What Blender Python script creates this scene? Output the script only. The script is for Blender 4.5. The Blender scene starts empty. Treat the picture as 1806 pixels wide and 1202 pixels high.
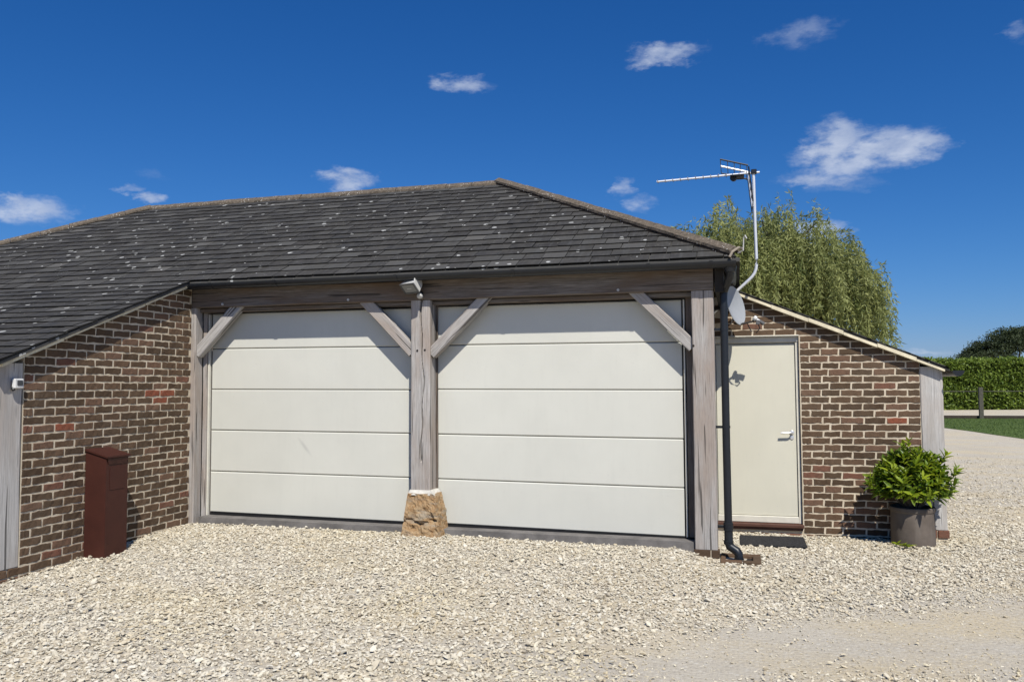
import bpy, bmesh, math, random
import numpy as np
from mathutils import Vector, Matrix, noise as mnoise

random.seed(7); np.random.seed(7)
scene = bpy.context.scene
COL = scene.collection

# ------------------------------------------------------------------ camera
CAM = np.array([5.9759, -8.0726, 1.5212])
FW = np.array([-0.2628, 0.9633, 0.0542]); RT = np.array([0.9647, 0.2634, -0.0055]); UP = np.array([0.0196, -0.0509, 0.9985])
FPX = 1455.17                                   # focal length in pixels of a 1806 px wide picture
cam = bpy.data.cameras.new('camera'); cam.sensor_width = 36.0; cam.lens = FPX / 1806 * 36.0
cam.clip_start = 0.1; cam.clip_end = 3000
cam_o = bpy.data.objects.new('camera', cam); COL.objects.link(cam_o)
cam_o.matrix_world = Matrix(((RT[0], UP[0], -FW[0], CAM[0]), (RT[1], UP[1], -FW[1], CAM[1]), (RT[2], UP[2], -FW[2], CAM[2]), (0, 0, 0, 1)))
scene.camera = cam_o

# ------------------------------------------------------------------ light
SUNV = Vector((0.54, -1.0, 1.45)).normalized()   # towards the sun
sun = bpy.data.lights.new('sun', 'SUN'); sun.energy = 5.0; sun.angle = math.radians(0.53); sun.color = (1.0, 0.96, 0.89)
sun_o = bpy.data.objects.new('sun', sun); COL.objects.link(sun_o)
sun_o.rotation_euler = SUNV.to_track_quat('Z', 'Y').to_euler(); sun_o.location = (12, -14, 20)

world = bpy.data.worlds.new('World'); scene.world = world; world.use_nodes = True
SKY_STRENGTH = 0.06
def build_world():
    nt = world.node_tree; nt.nodes.clear(); N = nt.nodes; L = nt.links
    sky = N.new('ShaderNodeTexSky'); sky.sky_type = 'NISHITA'; sky.sun_disc = False
    sky.sun_elevation = math.asin(SUNV.z); sky.sun_rotation = math.atan2(SUNV.x, SUNV.y)
    sky.altitude = 0; sky.air_density = 1.0; sky.dust_density = 0.15; sky.ozone_density = 3.0
    tc = N.new('ShaderNodeTexCoord')
    def math_(op, a, b=None, clamp=False):
        m = N.new('ShaderNodeMath'); m.operation = op; m.use_clamp = clamp
        for i, v in enumerate((a, b)):
            if v is None: continue
            if isinstance(v, (int, float)): m.inputs[i].default_value = v
            else: L.new(v, m.inputs[i])
        return m.outputs[0]
    def vm(op, a, b):
        m = N.new('ShaderNodeVectorMath'); m.operation = op
        for i, v in enumerate((a, b)):
            if isinstance(v, (tuple, list)): m.inputs[i].default_value = v
            else: L.new(v, m.inputs[i])
        return m
    gen = tc.outputs['Generated']
    # colour response of the camera to the blue sky, channel by channel
    sp = N.new('ShaderNodeSeparateColor'); L.new(sky.outputs[0], sp.inputs[0]); cb = N.new('ShaderNodeCombineColor')
    for i, (a, g) in enumerate(((1.11, 1.62), (0.92, 1.06), (1.376, 0.91))):
        L.new(math_('MULTIPLY', math_('POWER', math_('MULTIPLY', sp.outputs[i], SKY_STRENGTH), g), a / SKY_STRENGTH), cb.inputs[i])
    mp = N.new('ShaderNodeMapping'); mp.inputs['Scale'].default_value = (1, 1, 2.2); L.new(gen, mp.inputs[0])
    n1 = N.new('ShaderNodeTexNoise'); n1.inputs['Scale'].default_value = 26; n1.inputs['Detail'].default_value = 6; n1.inputs['Roughness'].default_value = 0.62; L.new(mp.outputs[0], n1.inputs['Vector'])
    n2 = N.new('ShaderNodeTexNoise'); n2.inputs['Scale'].default_value = 34; n2.inputs['Detail'].default_value = 7; n2.inputs['Roughness'].default_value = 0.6; L.new(mp.outputs[0], n2.inputs['Vector'])
    off = vm('SUBTRACT', n1.outputs['Color'], (0.5, 0.5, 0.5)); off2 = vm('MULTIPLY', off.outputs[0], (0.07, 0.07, 0.03))
    d = vm('ADD', gen, off2.outputs[0]).outputs[0]
    blobs = [(0.1414,0.9569,0.2537,0.0722,0.0206,1),(0.1072,0.9599,0.2592,0.0340,0.0290,1),(0.1799,0.9512,0.2508,0.0412,0.0160,1),(0.0896,0.9688,0.2310,0.0481,0.0096,.8),
      (-0.0722,0.9252,0.3726,0.0400,0.0125,.85),(0.0747,0.9228,0.3781,0.0360,0.0130,.45),(-0.3004,0.8884,0.3471,0.0330,0.0098,.75),(-0.7054,0.6847,0.1835,0.0426,0.0150,.9),
      (-0.7150,0.6728,0.1899,0.0206,0.0100,.9),(-0.4364,0.8671,0.2403,0.0300,0.0150,.9),(-0.6184,0.7578,0.2081,0.0160,0.0065,.8),(-0.6331,0.7435,0.2153,0.0100,0.0045,.5),
      (-0.1265,0.9641,0.2334,0.0150,0.0110,.6),(-0.1043,0.9711,0.2145,0.0210,0.0080,.55),(0.0892,0.9811,0.1719,0.0290,0.0130,.85),(0.2737,0.8977,0.3453,0.0120,0.0080,.4),
      (0.1188,0.9681,0.2205,0.0412,0.0075,.35),(-0.6119,0.7564,0.2312,0.0160,0.0080,.2),(0.2012,0.9789,0.0342,0.0206,0.0034,.5)]
    rr = random.Random(3)
    for k in range(6):                          # the same scattered fair-weather clouds go on round the rest of the sky
        a = math.radians(rr.uniform(60, 318)); e = rr.uniform(0.1, 0.45)
        c = math.sqrt(1 - e * e); s = rr.uniform(0.02, 0.06)
        blobs.append((c * math.sin(a), c * math.cos(a), e, s, s * 0.35, rr.uniform(.5, 1)))
    tot = None
    for (x, y, z, sa, sb, op) in blobs:
        c = Vector((x, y, z)).normalized(); a = Vector((0, 0, 1)).cross(c).normalized(); b = c.cross(a)
        u = vm('DOT_PRODUCT', d, tuple(a / (sa * 1.22))).outputs['Value']; v = vm('DOT_PRODUCT', d, tuple(b / (sb * 1.38))).outputs['Value']
        r2 = math_('ADD', math_('MULTIPLY', u, u), math_('MULTIPLY', v, v))
        back = math_('MULTIPLY', math_('LESS_THAN', vm('DOT_PRODUCT', gen, tuple(c)).outputs['Value'], 0.5), 20.0)
        m = math_('MULTIPLY', math_('SUBTRACT', 1.0, math_('ADD', r2, back), True), op)
        tot = m if tot is None else math_('MAXIMUM', tot, m)
    dens = math_('MULTIPLY', tot, math_('ADD', math_('MULTIPLY', n2.outputs['Fac'], 2.7), -0.46, True))
    ramp = N.new('ShaderNodeValToRGB'); ramp.color_ramp.interpolation = 'EASE'
    ramp.color_ramp.elements[0].position = 0.02; ramp.color_ramp.elements[0].color = (0, 0, 0, 1)
    ramp.color_ramp.elements[1].position = 1.0; ramp.color_ramp.elements[1].color = (0.78, 0.78, 0.78, 1)
    L.new(dens, ramp.inputs[0])
    mix = N.new('ShaderNodeMix'); mix.data_type = 'RGBA'
    L.new(ramp.outputs[0], mix.inputs[0]); L.new(cb.outputs[0], mix.inputs['A'])
    k = 1 / SKY_STRENGTH
    cm = N.new('ShaderNodeMix'); cm.data_type = 'RGBA'; cm.inputs['A'].default_value = (0.40 * k, 0.48 * k, 0.66 * k, 1); cm.inputs['B'].default_value = (0.66 * k, 0.72 * k, 0.84 * k, 1)
    L.new(math_('ADD', math_('MULTIPLY', n1.outputs['Fac'], 3.0), -1.0, True), cm.inputs[0]); L.new(cm.outputs['Result'], mix.inputs['B'])
    bg = N.new('ShaderNodeBackground'); bg.inputs['Strength'].default_value = SKY_STRENGTH
    L.new(mix.outputs['Result'], bg.inputs['Color'])
    out = N.new('ShaderNodeOutputWorld'); L.new(bg.outputs[0], out.inputs[0])
build_world()
vs = scene.view_settings; vs.view_transform = 'Standard'; vs.look = 'None'; vs.gamma = 1.0; vs.exposure = 0.0; vs.use_curve_mapping = False
scene.render.engine = 'CYCLES'; scene.cycles.max_bounces = 5; scene.cycles.diffuse_bounces = 1; scene.cycles.caustics_reflective = False; scene.cycles.caustics_refractive = False

# ------------------------------------------------------------------ helpers
def project(P):
    d = np.asarray(P, float) - CAM; z = d @ FW
    return np.stack([903 + FPX * (d @ RT) / z, 601 - FPX * (d @ UP) / z], -1)

def tag(o, label=None, cat=None, group=None, kind=None):
    if label: o['label'] = label
    if cat: o['category'] = cat
    if group: o['group'] = group
    if kind: o['kind'] = kind
    return o

def empty(name, loc=(0, 0, 0)):
    o = bpy.data.objects.new(name, None); o.location = loc; o.empty_display_size = 0.2
    COL.objects.link(o); return o

def link(name, me, parent=None, loc=None, rot=None, scale=None):
    o = bpy.data.objects.new(name, me); COL.objects.link(o)
    if parent is not None: o.parent = parent
    if loc is not None: o.location = loc
    if rot is not None: o.rotation_euler = rot
    if scale is not None: o.scale = scale
    return o

def wloc(o):
    v = Vector((0, 0, 0))
    while o is not None: v = v + o.location; o = o.parent
    return v

class MB:
    """collects shapes given in world coordinates; build() links them as one mesh under a parent"""
    def __init__(s): s.bm = bmesh.new()
    def box(s, x0, x1, y0, y1, z0, z1, bev=0.0, mat=None):
        r = bmesh.ops.create_cube(s.bm, size=1.0); vv = r['verts']
        for v in vv: v.co = Vector(((x0 + x1) / 2 + v.co.x * (x1 - x0), (y0 + y1) / 2 + v.co.y * (y1 - y0), (z0 + z1) / 2 + v.co.z * (z1 - z0)))
        if bev > 0:
            ee = list({e for v in vv for e in v.link_edges})
            q = bmesh.ops.bevel(s.bm, geom=ee, offset=bev, segments=1, affect='EDGES', profile=0.5)
            vv = list({v for v in q['verts']} | {v for v in vv if v.is_valid})
        if mat is not None:
            for v in vv: v.co = mat @ v.co
        return s
    def hexa(s, p):
        """8 corners: bottom 4 ccw, then top 4 ccw"""
        v = [s.bm.verts.new(q) for q in p]
        for f in ((3, 2, 1, 0), (4, 5, 6, 7), (0, 1, 5, 4), (1, 2, 6, 5), (2, 3, 7, 6), (3, 0, 4, 7)): s.bm.faces.new([v[i] for i in f])
        return s
    def prism(s, poly, vec):
        a = [s.bm.verts.new(q) for q in poly]; b = [s.bm.verts.new(Vector(q) + Vector(vec)) for q in poly]
        n = len(a); s.bm.faces.new(a[::-1]); s.bm.faces.new(b)
        for i in range(n): s.bm.faces.new((a[i], a[(i + 1) % n], b[(i + 1) % n], b[i]))
        return s
    def tube(s, pts, r, seg=12, cap=True):
        pts = [Vector(q) for q in pts]; rs = r if isinstance(r, (list, tuple)) else [r] * len(pts)
        rings = []; t0 = (pts[1] - pts[0]).normalized()
        ref = Vector((0, 0, 1)) if abs(t0.z) < 0.9 else Vector((1, 0, 0))
        for i, q in enumerate(pts):
            t = ((pts[min(i + 1, len(pts) - 1)] - q).normalized() + (q - pts[max(i - 1, 0)]).normalized())
            t = t.normalized() if t.length > 1e-6 else t0
            a = t.cross(ref); a = a.normalized() if a.length > 1e-5 else Vector((0, 1, 0)); b = t.cross(a)
            rings.append([s.bm.verts.new(q + (a * math.cos(2 * math.pi * k / seg) + b * math.sin(2 * math.pi * k / seg)) * rs[i]) for k in range(seg)])
        for A, B in zip(rings, rings[1:]):
            for k in range(seg): s.bm.faces.new((A[k], A[(k + 1) % seg], B[(k + 1) % seg], B[k]))
        if cap:
            s.bm.faces.new(rings[0][::-1]); s.bm.faces.new(rings[-1])
        return s
    def lathe(s, prof, c, seg=40, axis=None):
        """profile of (radius, height) round a vertical axis at c, or round the given axis"""
        M = Matrix.Translation(Vector(c))
        if axis is not None: M = M @ Vector(axis).normalized().to_track_quat('Z', 'Y').to_matrix().to_4x4()
        rings = []
        for (r, h) in prof:
            if r < 1e-6: rings.append([s.bm.verts.new(M @ Vector((0, 0, h)))])
            else: rings.append([s.bm.verts.new(M @ Vector((r * math.cos(2 * math.pi * k / seg), r * math.sin(2 * math.pi * k / seg), h))) for k in range(seg)])
        for A, B in zip(rings, rings[1:]):
            for k in range(seg):
                k2 = (k + 1) % seg
                if len(A) == 1 and len(B) > 1: s.bm.faces.new((A[0], B[k], B[k2]))
                elif len(B) == 1 and len(A) > 1: s.bm.faces.new((A[k], A[k2], B[0]))
                elif len(A) > 1: s.bm.faces.new((A[k], A[k2], B[k2], B[k]))
        return s
    def build(s, name, mat, parent=None, smooth=False, recalc=True):
        if recalc: bmesh.ops.recalc_face_normals(s.bm, faces=s.bm.faces[:])
        if parent is not None:
            off = wloc(parent)
            for v in s.bm.verts: v.co -= off
        me = bpy.data.meshes.new(name); s.bm.to_mesh(me); s.bm.free()
        me.materials.append(mat)
        if smooth:
            me.polygons.foreach_set('use_smooth', [True] * len(me.polygons))
            me.set_sharp_from_angle(angle=math.radians(40))
        return link(name, me, parent)

def fast_mesh(name, V, F, mat, col=None, smooth=False):
    """V (n,3), F (m,k) of equal-sided faces"""
    me = bpy.data.meshes.new(name); V = np.asarray(V, np.float32); F = np.asarray(F, np.int32); m, k = F.shape
    me.vertices.add(len(V)); me.vertices.foreach_set('co', V.ravel())
    me.loops.add(m * k); me.loops.foreach_set('vertex_index', F.ravel())
    me.polygons.add(m); me.polygons.foreach_set('loop_start', np.arange(0, m * k, k, dtype=np.int32))
    try: me.polygons.foreach_set('loop_total', np.full(m, k, np.int32))
    except Exception: pass
    me.polygons.foreach_set('use_smooth', np.full(m, smooth, bool))
    if col is not None:
        at = me.color_attributes.new('tint', 'FLOAT_COLOR', 'POINT'); c = np.ones((len(V), 4), np.float32); c[:, :3] = col; at.data.foreach_set('color', c.ravel())
    me.materials.append(mat); me.update(calc_edges=True); return me

# ------------------------------------------------------------------ materials
class MT:
    def __init__(s, name, rough=0.8, base=(0.5, 0.5, 0.5), metal=0.0, spec=0.3):
        s.m = bpy.data.materials.new(name); s.m.use_nodes = True; s.nt = s.m.node_tree; s.N = s.nt.nodes; s.L = s.nt.links
        s.b = s.N['Principled BSDF']; s.b.inputs['Roughness'].default_value = rough; s.b.inputs['Base Color'].default_value = (*base, 1)
        s.b.inputs['Metallic'].default_value = metal; s.b.inputs['Specular IOR Level'].default_value = spec
    def node(s, t, **kw):
        n = s.N.new(t)
        for k, v in kw.items():
            if hasattr(n, k): setattr(n, k, v)
            else: n.inputs[k.replace('_', ' ')].default_value = v
        return n
    def coords(s, kind='Object', scale=(1, 1, 1), loc=None):
        if kind == 'Position': o = s.node('ShaderNodeNewGeometry').outputs['Position']
        else: o = s.node('ShaderNodeTexCoord').outputs[kind]
        mp = s.node('ShaderNodeMapping'); mp.inputs['Scale'].default_value = scale; s.L.new(o, mp.inputs[0])
        if loc is not None: s.L.new(loc, mp.inputs['Location'])
        return mp.outputs[0]
    def noise(s, vec, scale, detail=4, rough=0.55, dist=0.0):
        n = s.node('ShaderNodeTexNoise'); n.inputs['Scale'].default_value = scale; n.inputs['Detail'].default_value = detail
        n.inputs['Roughness'].default_value = rough; n.inputs['Distortion'].default_value = dist; s.L.new(vec, n.inputs['Vector']); return n.outputs['Fac']
    def voro(s, vec, scale, out='Distance', feature='F1', rnd=1.0):
        n = s.node('ShaderNodeTexVoronoi'); n.feature = feature; n.inputs['Scale'].default_value = scale; n.inputs['Randomness'].default_value = rnd; s.L.new(vec, n.inputs['Vector']); return n.outputs[out]
    def ramp(s, f, stops, inter='LINEAR'):
        r = s.node('ShaderNodeValToRGB'); r.color_ramp.interpolation = inter; e = r.color_ramp.elements
        while len(e) < len(stops): e.new(0.5)
        for i, (p, c) in enumerate(stops):
            e[i].position = p; e[i].color = (*c, 1) if isinstance(c, (tuple, list)) else (c, c, c, 1)
        s.L.new(f, r.inputs[0]); return r.outputs[0]
    def mix(s, f, a, b, mode='MIX'):
        m = s.node('ShaderNodeMix'); m.data_type = 'RGBA'; m.blend_type = mode
        for i, v in ((0, f), ('A', a), ('B', b)):
            if isinstance(v, (int, float)) and i == 0: m.inputs[0].default_value = v
            elif isinstance(v, (tuple, list)): m.inputs[i].default_value = (*v, 1)
            elif isinstance(v, (int, float)): m.inputs[i].default_value = (v, v, v, 1)
            else: s.L.new(v, m.inputs[i])
        return m.outputs['Result']
    def math(s, op, a, b=0.0, clamp=False):
        m = s.node('ShaderNodeMath'); m.operation = op; m.use_clamp = clamp
        for i, v in enumerate((a, b)):
            if isinstance(v, (int, float)): m.inputs[i].default_value = v
            else: s.L.new(v, m.inputs[i])
        return m.outputs[0]
    def rnd(s): return s.node('ShaderNodeObjectInfo').outputs['Random']
    def color(s, c): s.L.new(c, s.b.inputs['Base Color']); return s
    def rough(s, c): s.L.new(c, s.b.inputs['Roughness']); return s
    def bump(s, h, strength=0.3, dist=0.01):
        b = s.node('ShaderNodeBump'); b.inputs['Strength'].default_value = strength; b.inputs['Distance'].default_value = dist
        s.L.new(h, b.inputs['Height']); s.L.new(b.outputs[0], s.b.inputs['Normal']); return s
    def offset(s):
        r = s.rnd(); c = s.node('ShaderNodeCombineXYZ'); s.L.new(s.math('MULTIPLY', r, 37.0), c.inputs[0]); s.L.new(s.math('MULTIPLY', r, 91.0), c.inputs[1]); s.L.new(s.math('MULTIPLY', r, 53.0), c.inputs[2]); return c.outputs[0]

def oak_material(name, dark, mid, light, brown):
    t = MT(name, 0.85, spec=0.15)
    off = t.offset()
    v = t.coords('Object', (1.6, 48, 48), off); g = t.noise(v, 1.6, 8, 0.68, 0.5)
    c = t.ramp(g, [(0.26, dark), (0.46, mid), (0.7, light)])
    v2 = t.coords('Object', (0.8, 3.2, 3.2), off); c = t.mix(t.ramp(t.noise(v2, 1.5, 4), [(0.40, 0.0), (0.66, 0.9)]), c, brown, 'MIX')
    fn_ = t.noise(t.coords('Object', (6, 150, 150), off), 1.0, 4, 0.7); c = t.mix(t.ramp(fn_, [(0.30, 0.55), (0.5, 0.0)]), c, dark)
    v3 = t.coords('Object', (0.9, 30, 30), off); ck = t.noise(v3, 1.1, 2, 0.4, 0.3)
    crack = t.ramp(ck, [(0.345, 0.0), (0.365, 1.0)])
    c = t.mix(crack, t.mix(0.75, c, (0.03, 0.026, 0.022)), c)
    kn = t.voro(t.coords('Object', (0.6, 2.2, 2.2), off), 1.7); c = t.mix(t.ramp(kn, [(0.02, 0.6), (0.075, 0.0)]), c, (0.07, 0.055, 0.045))
    t.color(t.mix(t.math('MULTIPLY', t.rnd(), 0.22), c, (0.1, 0.09, 0.08)))
    h = t.math('ADD', t.math('MULTIPLY', g, 0.6), t.math('MULTIPLY', crack, 0.8)); t.bump(h, 0.55, 0.006); return t.m
OAK = oak_material('weathered_oak', (0.15, 0.135, 0.12), (0.44, 0.415, 0.385), (0.60, 0.575, 0.54), (0.40, 0.33, 0.275))
OAK_BROWN = oak_material('brown_oak_in_shade', (0.055, 0.046, 0.038), (0.18, 0.153, 0.128), (0.32, 0.28, 0.24), (0.16, 0.112, 0.078))  # brown oak, with the shade on beams and jambs put into its tone
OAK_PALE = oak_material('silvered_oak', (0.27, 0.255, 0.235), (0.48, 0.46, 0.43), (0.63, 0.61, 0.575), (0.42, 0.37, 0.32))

def brick_material():
    t = MT('dark_multi_brick', 0.9, spec=0.15); r = t.rnd(); off = t.offset()
    c = t.ramp(r, [(0.0, (0.078, 0.049, 0.030)), (0.22, (0.118, 0.072, 0.043)), (0.45, (0.090, 0.057, 0.034)), (0.66, (0.140, 0.085, 0.052)), (0.84, (0.174, 0.100, 0.065)), (0.955, (0.190, 0.085, 0.056)), (0.99, (0.269, 0.080, 0.043)), (1.0, (0.246, 0.080, 0.047))], 'CONSTANT')
    v = t.coords('Object', (1, 1, 1), off)
    n = t.noise(v, 14, 5, 0.6); c = t.mix(t.ramp(n, [(0.35, 0.0), (0.75, 0.8)]), c, t.mix(0.5, c, (0.13, 0.095, 0.062)))
    n2 = t.noise(v, 55, 4, 0.65); c = t.mix(t.ramp(n2, [(0.25, 0.75), (0.45, 0.0)]), c, (0.03, 0.024, 0.02))
    n3 = t.noise(v, 24, 3, 0.6); c = t.mix(t.ramp(n3, [(0.66, 0.0), (0.78, 0.35)]), c, (0.36, 0.31, 0.25))
    wp = t.coords('Position'); c = t.mix(t.ramp(t.noise(wp, 1.6, 5, 0.65), [(0.46, 0.0), (0.72, 0.55)]), c, t.mix(0.6, c, (0.17, 0.125, 0.085)))
    t.color(c); t.bump(t.math('ADD', n, t.math('MULTIPLY', n2, 0.7)), 0.7, 0.008); return t.m
BRICK = brick_material()
def mortar_material():
    t = MT('lime_mortar', 0.95, spec=0.1); v = t.coords('Object')
    c = t.ramp(t.noise(v, 5, 5, 0.6), [(0.3, (0.50, 0.415, 0.30)), (0.7, (0.72, 0.625, 0.475))])
    n = t.noise(v, 160, 3); c = t.mix(t.ramp(n, [(0.3, 0.4), (0.5, 0.0)]), c, (0.42, 0.36, 0.28)); t.color(c)
    t.bump(t.noise(v, 90, 4), 0.5, 0.006); return t.m
MORTAR = mortar_material()

def slate_material(name, attr):
    t = MT(name, 0.78, spec=0.14); p = t.coords('Position')
    if attr:
        a = t.node('ShaderNodeVertexColor'); a.layer_name = 'tint'; r = t.node('ShaderNodeSeparateColor'); t.L.new(a.outputs['Color'], r.inputs[0]); r = r.outputs[0]
    else: r = t.rnd()
    c = t.ramp(r, [(0.0, (0.035, 0.033, 0.0305)), (0.3, (0.049, 0.046, 0.041)), (0.5, (0.039, 0.038, 0.037)), (0.7, (0.058, 0.055, 0.050)), (0.88, (0.070, 0.068, 0.062)), (0.965, (0.082, 0.079, 0.073)), (0.995, (0.105, 0.10, 0.09))], 'LINEAR')
    n = t.noise(p, 9, 6, 0.65); c = t.mix(t.ramp(n, [(0.42, 0.0), (0.72, 0.65)]), c, (0.082, 0.077, 0.066))
    ns = t.noise(t.coords('Position', (26, 2.2, 2.2)), 1.0, 4, 0.6); c = t.mix(t.ramp(ns, [(0.5, 0.0), (0.8, 0.55)]), c, (0.10, 0.10, 0.098))
    # pale crustose lichen: round spots, gathered in places
    pd = t.node('ShaderNodeVectorMath'); pd.operation = 'ADD'; t.L.new(p, pd.inputs[0])
    nn = t.node('ShaderNodeTexNoise'); nn.inputs['Scale'].default_value = 30; t.L.new(p, nn.inputs['Vector'])
    mm = t.node('ShaderNodeVectorMath'); mm.operation = 'SCALE'; mm.inputs['Scale'].default_value = 0.035; t.L.new(nn.outputs['Color'], mm.inputs[0]); t.L.new(mm.outputs[0], pd.inputs[1])
    vn = t.node('ShaderNodeTexVoronoi'); vn.inputs['Scale'].default_value = 7.6; t.L.new(pd.outputs[0], vn.inputs['Vector'])
    sep = t.node('ShaderNodeSeparateColor'); t.L.new(vn.outputs['Color'], sep.inputs[0])
    size = t.math('MULTIPLY', t.math('SUBTRACT', sep.outputs[0], 0.28, True), 0.325)
    spot = t.math('LESS_THAN', vn.outputs['Distance'], size)
    cl = t.ramp(t.noise(p, 1.1, 2), [(0.36, 0.0), (0.44, 1.0)])
    spot = t.math('MULTIPLY', spot, cl); c = t.mix(spot, c, t.mix(t.noise(p, 60, 2), (0.30, 0.30, 0.28), (0.60, 0.60, 0.56)))
    v2 = t.voro(pd.outputs[0], 17); c = t.mix(t.math('MULTIPLY', t.ramp(v2, [(0.10, 0.6), (0.15, 0.0)]), t.ramp(t.noise(p, 2.3, 3), [(0.46, 0.0), (0.58, 1.0)])), c, (0.26, 0.255, 0.22))
    t.color(c); t.bump(t.noise(t.coords('Position', (14, 5, 5)), 3, 6, 0.65), 0.35, 0.006); return t.m
SLATE = slate_material('roof_slate', False); SLATE_FIELD = slate_material('roof_slate_field', True)

def simple(name, base, rough=0.6, metal=0.0, spec=0.3, var=0.25, scale=8, bump=0.1, bs=60):
    t = MT(name, rough, base, metal, spec); v = t.coords('Object')
    lo = tuple(x * (1 - var) for x in base); hi = tuple(min(1, x * (1 + var)) for x in base)
    t.color(t.ramp(t.noise(v, scale, 5, 0.6), [(0.3, lo), (0.7, hi)]))
    if bump: t.bump(t.noise(v, bs, 4), bump, 0.004)
    return t.m
def door_material(name, base, scuff=False):
    t = MT(name, 0.5, base, spec=0.3); v = t.coords('Object')
    c = t.ramp(t.noise(v, 1.4, 4, 0.6), [(0.3, tuple(x * 0.93 for x in base)), (0.7, base)])
    st = t.noise(t.coords('Object', (9, 1, 1.0)), 2.0, 5, 0.65); c = t.mix(t.ramp(st, [(0.52, 0.0), (0.8, 0.12)]), c, tuple(x * 0.74 for x in base))
    n = t.noise(v, 22, 6, 0.7); c = t.mix(t.ramp(n, [(0.62, 0.0), (0.72, 0.28)]), c, (0.52, 0.50, 0.45))
    if scuff:
        mp = t.node('ShaderNodeMapping'); mp.vector_type = 'TEXTURE'; mp.inputs['Location'].default_value = (1.326, 0.2, 0.862); mp.inputs['Rotation'].default_value = (0, math.radians(50), 0); mp.inputs['Scale'].default_value = (0.15, 1, 0.026); t.L.new(t.node('ShaderNodeTexCoord').outputs['Object'], mp.inputs[0])
        ln = t.node('ShaderNodeVectorMath'); ln.operation = 'LENGTH'; t.L.new(mp.outputs[0], ln.inputs[0]); c = t.mix(t.ramp(ln.outputs['Value'], [(0.2, 0.45), (1.0, 0.0)]), c, (0.40, 0.39, 0.36))
    t.color(c); t.bump(t.noise(v, 260, 3), 0.10, 0.002); return t.m
SLATE_EDGE = simple('dark_slate_edge', (0.014, 0.0135, 0.012), 0.9)  # near-black tone for butt and side faces, draws the course lines
DOOR = door_material('stone_grey_painted_steel', (0.66, 0.65, 0.57), True)
ENTRY = door_material('cream_painted_timber', (0.705, 0.675, 0.545))
CREAM = simple('cream_frame_paint', (0.70, 0.665, 0.56), 0.5, var=0.08)
RUBBER = simple('black_rubber', (0.012, 0.012, 0.013), 0.7)
BLACK = simple('black_plastic', (0.012, 0.014, 0.017), 0.38, spec=0.45, var=0.2, bump=0.03)
CONCRETE = simple('grey_concrete', (0.165, 0.153, 0.142), 0.9, var=0.3, scale=6, bump=0.4)
VERGE = simple('pale_verge_board', (0.74, 0.66, 0.47), 0.85, var=0.22, scale=9, bump=0.35)
RUST = simple('rust_brown_paint', (0.056, 0.0165, 0.0105), 0.62, var=0.18, scale=4, bump=0.08)
SILL = simple('red_brown_sill', (0.10, 0.045, 0.030), 0.7, var=0.25)
ALU = simple('aluminium', (0.72, 0.73, 0.74), 0.42, metal=0.35, var=0.06, bump=0.05)
DISHM = simple('grey_dish_paint', (0.33, 0.345, 0.355), 0.55, var=0.06)
WHITE = simple('off_white_plastic', (0.68, 0.67, 0.64), 0.5, var=0.08)
LIGHTGREY = simple('pale_grey_metal', (0.50, 0.49, 0.46), 0.5, var=0.12)
CHROME = simple('satin_metal', (0.72, 0.72, 0.71), 0.3, metal=0.6, var=0.06)
DARKBOARD = simple('dark_boarding', (0.030, 0.026, 0.023), 0.85, var=0.3)
def glass_material():
    t = MT('lamp_glass', 0.3, (0.20, 0.20, 0.185), spec=0.5); return t.m
LENS = glass_material()
def stone_material():
    t = MT('ironstone', 0.92, spec=0.12); v = t.coords('Object')
    c = t.ramp(t.noise(v, 16, 8, 0.72, 0.2), [(0.28, (0.20, 0.115, 0.055)), (0.46, (0.40, 0.25, 0.125)), (0.6, (0.46, 0.33, 0.19)), (0.75, (0.56, 0.45, 0.30))])
    c = t.mix(t.ramp(t.noise(t.coords('Object', (1, 1, 4)), 5, 4), [(0.5, 0.0), (0.66, 0.7)]), c, (0.36, 0.32, 0.25))
    t.color(c); t.bump(t.noise(v, 45, 8, 0.75), 1.0, 0.02); return t.m
STONE = stone_material()
def tub_material():
    t = MT('brown_grey_clay_tub', 0.8, spec=0.25); v = t.coords('Object')
    c = t.ramp(t.noise(v, 6, 5, 0.6), [(0.3, (0.105, 0.085, 0.068)), (0.7, (0.165, 0.135, 0.11))]); c = t.mix(t.ramp(t.noise(t.coords('Object', (8, 8, 1)), 2, 4), [(0.55, 0.0), (0.8, 0.4)]), c, (0.23, 0.20, 0.165))
    t.color(c); t.bump(t.noise(v, 40, 4), 0.25, 0.004); return t.m
TUB = tub_material()
def ridge_material(name, a, b, c2):
    t = MT(name, 0.93, spec=0.1); v = t.coords('Position')
    c = t.ramp(t.noise(v, 30, 5, 0.7), [(0.3, a), (0.55, b), (0.75, c2)])
    vo = t.voro(v, 34); c = t.mix(t.math('MULTIPLY', t.ramp(vo, [(0.16, 1.0), (0.24, 0.0)]), t.ramp(t.noise(v, 6, 3), [(0.48, 0.0), (0.58, 1.0)])), c, (0.60, 0.58, 0.52))
    t.color(c); t.bump(t.noise(v, 80, 5, 0.7), 0.7, 0.008); return t.m
RIDGE = ridge_material('weathered_ridge_tile', (0.075, 0.062, 0.047), (0.15, 0.122, 0.092), (0.25, 0.21, 0.165))
RIDGE_EDGE = ridge_material('dark_tile_edge', (0.020, 0.016, 0.013), (0.038, 0.029, 0.023), (0.065, 0.05, 0.038))
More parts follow.
